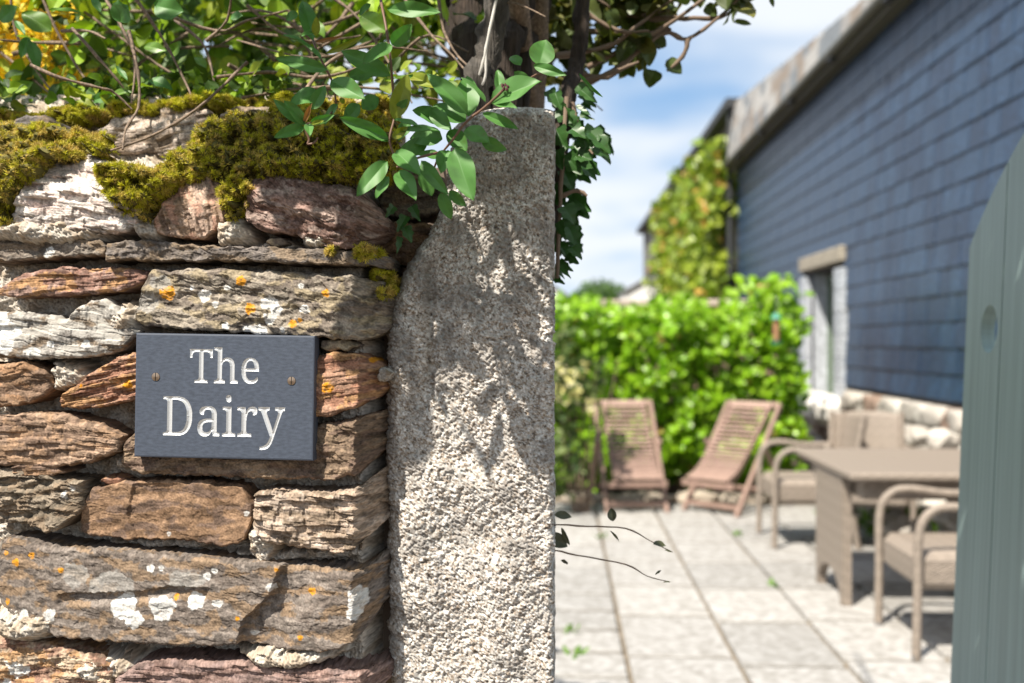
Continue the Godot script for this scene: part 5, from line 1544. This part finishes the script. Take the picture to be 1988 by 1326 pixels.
	obj("gutter", stem([Vector3(XW - 0.20, 4.28, -d0), Vector3(XW - 0.20, 4.28, -10), Vector3(XW - 0.20, 4.28, -d1 - 0.1)], 0.055, 0.055, 10, 2, 0.0), M.gutter, b)
	for k in 6:
		obj("gutter_bracket", box(Vector3(0.13, 0.10, 0.16), 0.01, Transform3D(Basis(), Vector3(XW - 0.17, 4.25, -6.6 - k * 1.75))), M.gutter_dark, b)
	var e0 := Vector3(XW - 0.16, 4.34, -7.9)
	var e1 := Vector3(XW - 0.16, 4.34, -16.45)
	var r1 := Vector3(2.87, 5.30, -16.45)
	var r0 := Vector3(2.745, 4.36, -7.9)
	var body := st_new()
	quad(body, e0, r0, r1, e1)
	var back := Vector3(3.0, -0.6, 0)
	quad(body, r0, r0 + back, r1 + back, r1)
	tri(body, e1, r1, r1 + back)
	obj("roof", body.commit(), M.roof_grey, b)
	var rr := RandomNumberGenerator.new()
	rr.seed = 77
	var roof_mats := [M.roof_a, M.roof_b, M.roof_c, M.roof_d]
	for k in 11:
		var z := 8.0
		while z < 16.35:
			var w := rr.randf_range(0.22, 0.42)
			var f := (z + w / 2 - 7.9) / 8.55
			var lo := e0.lerp(e1, f)
			var hi := r0.lerp(r1, f)
			var len := lo.distance_to(hi)
			var up := (hi - lo).normalized()
			var s0 := k * 0.2
			if s0 < len - 0.05:
				var h := minf(0.27, len - s0)
				var nn := up.cross(Vector3(0, 0, -1)).normalized()
				if nn.x > 0: nn = -nn
				var bs := Basis(nn, up, nn.cross(up))
				obj("roof_slate", box(Vector3(0.016, h, w - 0.006), 0.0), roof_mats[rr.randi() % 4], b, Transform3D(bs * Basis(Vector3(0, 0, 1), -0.05), lo + up * (s0 + h / 2) + nn * 0.015))
			z += w
	# the taller wing beyond, with the downpipe on the corner
	obj("far_wing", box(Vector3(3.0, 5.3, 19.0), 0.0, Transform3D(Basis(), Vector3(XW + 1.52, 2.65, -26.0))), M.wing, b)
	obj("far_roof", box(Vector3(0.3, 0.16, 19.2), 0.01, Transform3D(Basis(), Vector3(XW - 0.06, 5.30, -26.0))), M.gutter_dark, b)
	obj("downpipe", stem([Vector3(XW - 0.12, 0, -16.55), Vector3(XW - 0.12, 3, -16.55), Vector3(XW - 0.12, 5.25, -16.55)], 0.05, 0.05, 10, 2, 0.0), M.gutter_dark, b)
	# rubble plinth under the slates: each stone is a part
	var pm := [M.plinth_a, M.plinth_b, M.plinth_c]
	for k in 5:
		var z := 5.6
		while z < (10.1 if k > 2 else 13.0):
			var w := rr.randf_range(0.16, 0.36)
			obj("plinth_stone", plinth_rock(rr.randi() % 5), pm[rr.randi() % 3], b, Transform3D(Basis.from_scale(Vector3(0.16, 0.20, w * 1.12)), Vector3(XW - 0.01 - 0.03 * rr.randf(), 0.08 + k * 0.185, -z - w / 2)))
			z += w
	# climber on the wing
	var c := thing("wall_climber", "yellow green climbing shrub on the far end of the barn", "climbing plant")
	var pl := [[], [], [], [], []]
	var ti := [[], [], [], [], []]
	for i in 5200:
		var dd := 16.55 + 9.5 * pow(rng.randf(), 1.25)
		var yy := rng.randf_range(0.9, 4.75 + 0.25 * na.get_noise_2d(dd * 90.0, 1.0))
		var xx := XW - rng.randf_range(0.0, 0.55 + 0.2 * na.get_noise_2d(dd * 120.0, yy * 120.0))
		if na.get_noise_2d(dd * 130.0, yy * 130.0) < -0.28: continue
		var l := rng.randf_range(0.13, 0.24)
		var k := rng.randi() % 5
		pl[k].append(Transform3D(leaf_basis(rand_dir() + Vector3(0, -0.4, 0.2), (rand_dir() + Vector3(-0.6, 0.6, 0.6)).normalized(), l, l), Vector3(xx, yy, -dd)))
		var cc := Color(0.32, 0.40, 0.035).lerp(Color(0.15, 0.25, 0.025), rng.randf())
		if rng.randf() < 0.05: cc = Color(0.50, 0.32, 0.07)
		cc = cc * rng.randf_range(0.8, 1.25)
		ti[k].append(Color(cc.r, cc.g, cc.b, 1))
	for k in 5: copies("foliage" if k == 0 else "foliage_%03d" % k, leaves["round"][k], M.laurel, pl[k], ti[k], c)
	for i in 6:
		obj("stem", stem([Vector3(XW - 0.05, 0, -17.0 - i * 1.4), Vector3(XW - 0.1, 2, -17.2 - i * 1.4), Vector3(XW - 0.08, 4.2, -17.6 - i * 1.4)], 0.04, 0.015, 6, 3, 0.2), M.twig_dark, c)
	# loose stones heaped against the plinth behind the table
	for i in 46:
		var m := rock_mesh(i * 2.7, 0.75)
		var sz := rr.randf_range(0.13, 0.26)
		var lay := i / 12
		var zz := -5.6 - (i % 12 + 0.7 * rr.randf()) * 0.24
		var o := obj("loose_stone", m, M.plinth_a if rr.randf() < 0.7 else M.plinth_b, null, Transform3D(Basis(Vector3(rr.randf(), rr.randf(), rr.randf()).normalized(), rr.randf() * 3.0).scaled(Vector3(sz, sz * 0.7, sz * 0.8)), Vector3(XW - 0.20 - 0.11 * (3 - lay) - rr.randf() * 0.08, 0.13 + lay * 0.19, zz)))
		tag(o, "%s loose stone, %s from the near end, %s layer of the heap" % [["flat pale", "rounded pale", "angular grey"][i % 3], ORD[i % 12], ["bottom", "second", "third", "top"][lay]], "stone", "loose stones heaped against the barn wall")
	# plants at the foot of the wall
	var pp := thing("border_plants", "low green plants among stones under the far side of the table", "plant")
	var pl2 := []
	var ti2 := []
	for i in 420:
		pl2.append(Transform3D(leaf_basis(rand_dir() + Vector3(0, 0.5, 0), rand_dir() + Vector3(0, 1, 0.3), 0.07, 0.08), Vector3(rng.randf_range(2.0, 2.6), rng.randf_range(0.0, 0.32), -rng.randf_range(6.9, 8.3))))
		ti2.append(Color(0.10, 0.20, 0.02))
	copies("foliage", leaves["oval"][0], M.leaf_tint, pl2, ti2, pp)

var plinth_cache := []
func plinth_rock(n: int) -> ArrayMesh:
	if plinth_cache.is_empty():
		for i in 5: plinth_cache.append(rock_mesh(90.0 + i * 3.1, 1.0))
	return plinth_cache[n]

# ---------------------------------------------------------------- materials

func make_materials() -> void:
	var vc := {"vertex_color_use_as_albedo": true}
	mat("rock", Color.WHITE, 0.88, vc).metallic_specular = 0.35
	mat("core", Color(0.17, 0.13, 0.10), 0.95)
	mat("sign_slate", Color.WHITE, 0.55, vc).metallic_specular = 0.4
	mat("silver", Color(0.66, 0.67, 0.68), 0.38, {"metallic": 0.55})
	mat("brass", Color(0.36, 0.27, 0.20), 0.35, {"metallic": 0.9})
	mat("screw_dark", Color(0.02, 0.018, 0.015), 0.7)
	var lf := {"vertex_color_use_as_albedo": true, "backlight_enabled": true}
	for l in [["leaf_sun", Color(0.092, 0.235, 0.052), 0.5, Color(0.28, 0.52, 0.10)], ["leaf_yellow", Color(0.24, 0.29, 0.03), 0.45, Color(0.6, 0.66, 0.06)], ["leaf_red", Color(0.30, 0.17, 0.06), 0.5, Color(0.5, 0.3, 0.1)],
			["leaf_bright", Color(0.14, 0.27, 0.035), 0.4, Color(0.5, 0.7, 0.1)], ["leaf_olive", Color(0.07, 0.105, 0.02), 0.45, Color(0.34, 0.42, 0.06)], ["ivy", Color(0.042, 0.115, 0.026), 0.38, Color(0.26, 0.46, 0.07)], ["leaf_dry", Color(0.07, 0.075, 0.035), 0.5, Color(0.05, 0.05, 0.03)],
			["leaf_tint", Color.WHITE, 0.58, Color(0.62, 0.66, 0.4)], ["laurel", Color.WHITE, 0.36, Color(0.55, 0.62, 0.35)]]:
		var m := mat(l[0], l[1], l[2], lf)
		m.backlight = l[3].linear_to_srgb()
		if l[0] == "laurel": m.metallic_specular = 0.5
	mat("bud", Color(0.10, 0.03, 0.035), 0.6)
	mat("young_stem", Color(0.15, 0.08, 0.05), 0.55)
	var bark_h := noise_tex(128, 0.06, 4, Color.BLACK, Color.WHITE, 9, Vector2(2.4, 0.6))
	var bark_c := noise_tex(128, 0.05, 4, Color(0.5, 0.5, 0.5), Color.WHITE, 19)
	var bk := {"albedo_texture": bark_c, "heightmap_enabled": true, "heightmap_texture": bark_h, "heightmap_scale": 0.4, "uv1_triplanar": true, "uv1_scale": Vector3(14, 5, 14)}
	mat("twig", Color(0.33, 0.235, 0.165), 0.8, {"albedo_texture": bark_c, "uv1_triplanar": true, "uv1_scale": Vector3(30, 30, 30)})
	mat("twig_dark", Color(0.17, 0.12, 0.085), 0.85)
	mat("bark", Color(0.12, 0.105, 0.09), 0.9, bk)
	mat("bark_dark", Color(0.06, 0.04, 0.028), 0.9, bk)
	mat("wire", Color(0.52, 0.50, 0.47), 0.6)
	mat("moss_bed", Color.WHITE, 1.0, vc)
	mat("moss", Color.WHITE, 0.75, lf).backlight = Color(0.6, 0.62, 0.3).linear_to_srgb()
	var wood_c := noise_tex(256, 0.03, 4, Color(0.72, 0.72, 0.72), Color.WHITE, 23, Vector2(3.0, 0.35))
	var gate_c := noise_tex(256, 0.03, 5, Color(0.86, 0.86, 0.86), Color.WHITE, 29, Vector2(3.0, 0.25))
	var gate := mat("gate_paint", Color(0.28, 0.385, 0.375), 0.5, {"albedo_texture": gate_c, "heightmap_enabled": true, "heightmap_texture": wood_c, "heightmap_scale": 0.03, "uv1_triplanar": true, "uv1_scale": Vector3(2.4, 0.8, 2.4)})
	gate.metallic_specular = 0.5
	mat("teak", Color(0.37, 0.245, 0.195), 0.7, {"albedo_texture": wood_c, "uv1_triplanar": true, "uv1_scale": Vector3(4, 4, 4)})
	mat("teak_b", Color(0.43, 0.295, 0.24), 0.7, {"albedo_texture": wood_c, "uv1_triplanar": true, "uv1_scale": Vector3(3, 3, 3)})
	var wh := weave_tex(true)
	var wc := weave_tex(false)
	var wv := {"albedo_texture": wc, "heightmap_enabled": true, "heightmap_texture": wh, "heightmap_scale": 0.35, "uv1_triplanar": true, "uv1_scale": Vector3(14, 14, 14)}
	mat("rattan", Color(0.295, 0.245, 0.20), 0.55, wv)
	mat("steel", Color(0.35, 0.35, 0.36), 0.4, {"metallic": 0.8})
	var speck := noise_tex(256, 0.05, 5, Color(0.78, 0.77, 0.75), Color.WHITE, 31)
	var sl := {"albedo_texture": speck, "uv1_triplanar": true, "uv1_world_triplanar": true, "uv1_scale": Vector3(1.3, 1.3, 1.3)}
	mat("slab_a", Color(0.395, 0.388, 0.38), 0.85, sl)
	mat("slab_b", Color(0.345, 0.34, 0.333), 0.85, sl)
	mat("slab_c", Color(0.43, 0.422, 0.412), 0.85, sl)
	mat("joint", Color(0.24, 0.20, 0.15), 0.95, sl)
	mat("earth", Color(0.11, 0.085, 0.055), 1.0, sl)
	var slate_t := noise_tex(256, 0.04, 5, Color(0.7, 0.7, 0.7), Color.WHITE, 37, Vector2(0.6, 1.6))
	var so := {"albedo_texture": slate_t, "uv1_triplanar": true, "uv1_world_triplanar": true, "uv1_scale": Vector3(2.1, 2.1, 2.1)}
	mat("slate_a", Color(0.020, 0.050, 0.112), 0.42, so)
	mat("slate_b", Color(0.028, 0.066, 0.138), 0.42, so)
	mat("slate_c", Color(0.036, 0.078, 0.155), 0.45, so)
	mat("slate_d", Color(0.030, 0.058, 0.118), 0.48, so)
	mat("barn_core", Color(0.05, 0.05, 0.055), 0.95)
	mat("jamb", Color(0.60, 0.64, 0.70), 0.7, so)
	mat("jamb_b", Color(0.52, 0.56, 0.62), 0.7, so)
	mat("lintel", Color(0.46, 0.41, 0.33), 0.8, so)
	mat("sill", Color(0.66, 0.64, 0.60), 0.7)
	mat("frame_green", Color(0.14, 0.19, 0.14), 0.6)
	mat("gutter", Color(0.085, 0.085, 0.07), 0.6)
	mat("gutter_dark", Color(0.03, 0.033, 0.036), 0.6)
	mat("roof_grey", Color(0.16, 0.16, 0.16), 0.8)
	mat("roof_a", Color(0.44, 0.43, 0.42), 0.8, so)
	mat("roof_b", Color(0.58, 0.57, 0.555), 0.8, so)
	mat("roof_c", Color(0.27, 0.30, 0.33), 0.7, so)
	mat("roof_d", Color(0.38, 0.32, 0.27), 0.85, so)
	mat("wing", Color(0.22, 0.21, 0.19), 0.9, so)
	var pk := {"vertex_color_use_as_albedo": true}
	mat("plinth_a", Color(0.52, 0.49, 0.44), 0.9, pk)
	mat("plinth_b", Color(0.40, 0.37, 0.33), 0.9, pk)
	mat("plinth_c", Color(0.24, 0.17, 0.13), 0.9, pk)
	mat("edge_stone", Color(0.42, 0.36, 0.29), 0.9, pk)
	mat("pink_render", Color(0.42, 0.29, 0.23), 0.9, sl)
	mat("coping", Color(0.55, 0.46, 0.40), 0.85, sl)
	mat("terracotta", Color(0.50, 0.28, 0.20), 0.8)
	mat("feeder_seed", Color(0.30, 0.16, 0.08), 0.6)
	mat("feeder_green", Color(0.02, 0.22, 0.15), 0.4)
	mat("white_wall", Color(0.72, 0.72, 0.70), 0.85)

func _ready() -> void:
	set_up()
	rng.seed = 2024
	na.noise_type = FastNoiseLite.TYPE_SIMPLEX_SMOOTH
	na.fractal_type = FastNoiseLite.FRACTAL_NONE
	na.frequency = 0.01
	na.seed = 7
	nf.noise_type = FastNoiseLite.TYPE_SIMPLEX_SMOOTH
	nf.fractal_type = FastNoiseLite.FRACTAL_FBM
	nf.fractal_octaves = 4
	nf.frequency = 0.01
	nf.seed = 17
	nc.noise_type = FastNoiseLite.TYPE_CELLULAR
	nc.cellular_return_type = FastNoiseLite.RETURN_DISTANCE
	nc.frequency = 0.01
	nc.seed = 27
	make_materials()
	make_leaves()
	build_yard()
	build_barn()
	build_back()
	build_hedge()
	build_wall()
	build_post()
	build_gate()
	build_shrub()
	build_ivy()
	build_table()
	# feet of the chairs: front legs towards the left of the yard
	armchair("rattan armchair turned sideways at the near end of the table", Vector3(1.83, 0, -4.72), -PI / 2)
	armchair("rattan armchair at the far left corner of the table", Vector3(1.70, 0, -7.02), -PI / 2)
	armchair("rattan armchair facing the yard from behind the table, only its back showing", Vector3(2.10, 0, -6.92), -0.25)
	deck_chair("slatted wooden deck chair on the left, before the hedge", Vector3(0.62, 0, -8.12), 0.11)
	deck_chair("slatted wooden deck chair on the right, turned towards its neighbour", Vector3(1.20, 0, -8.12), -0.70)
	build_sign()
	build_moss()
	build_honeysuckle()
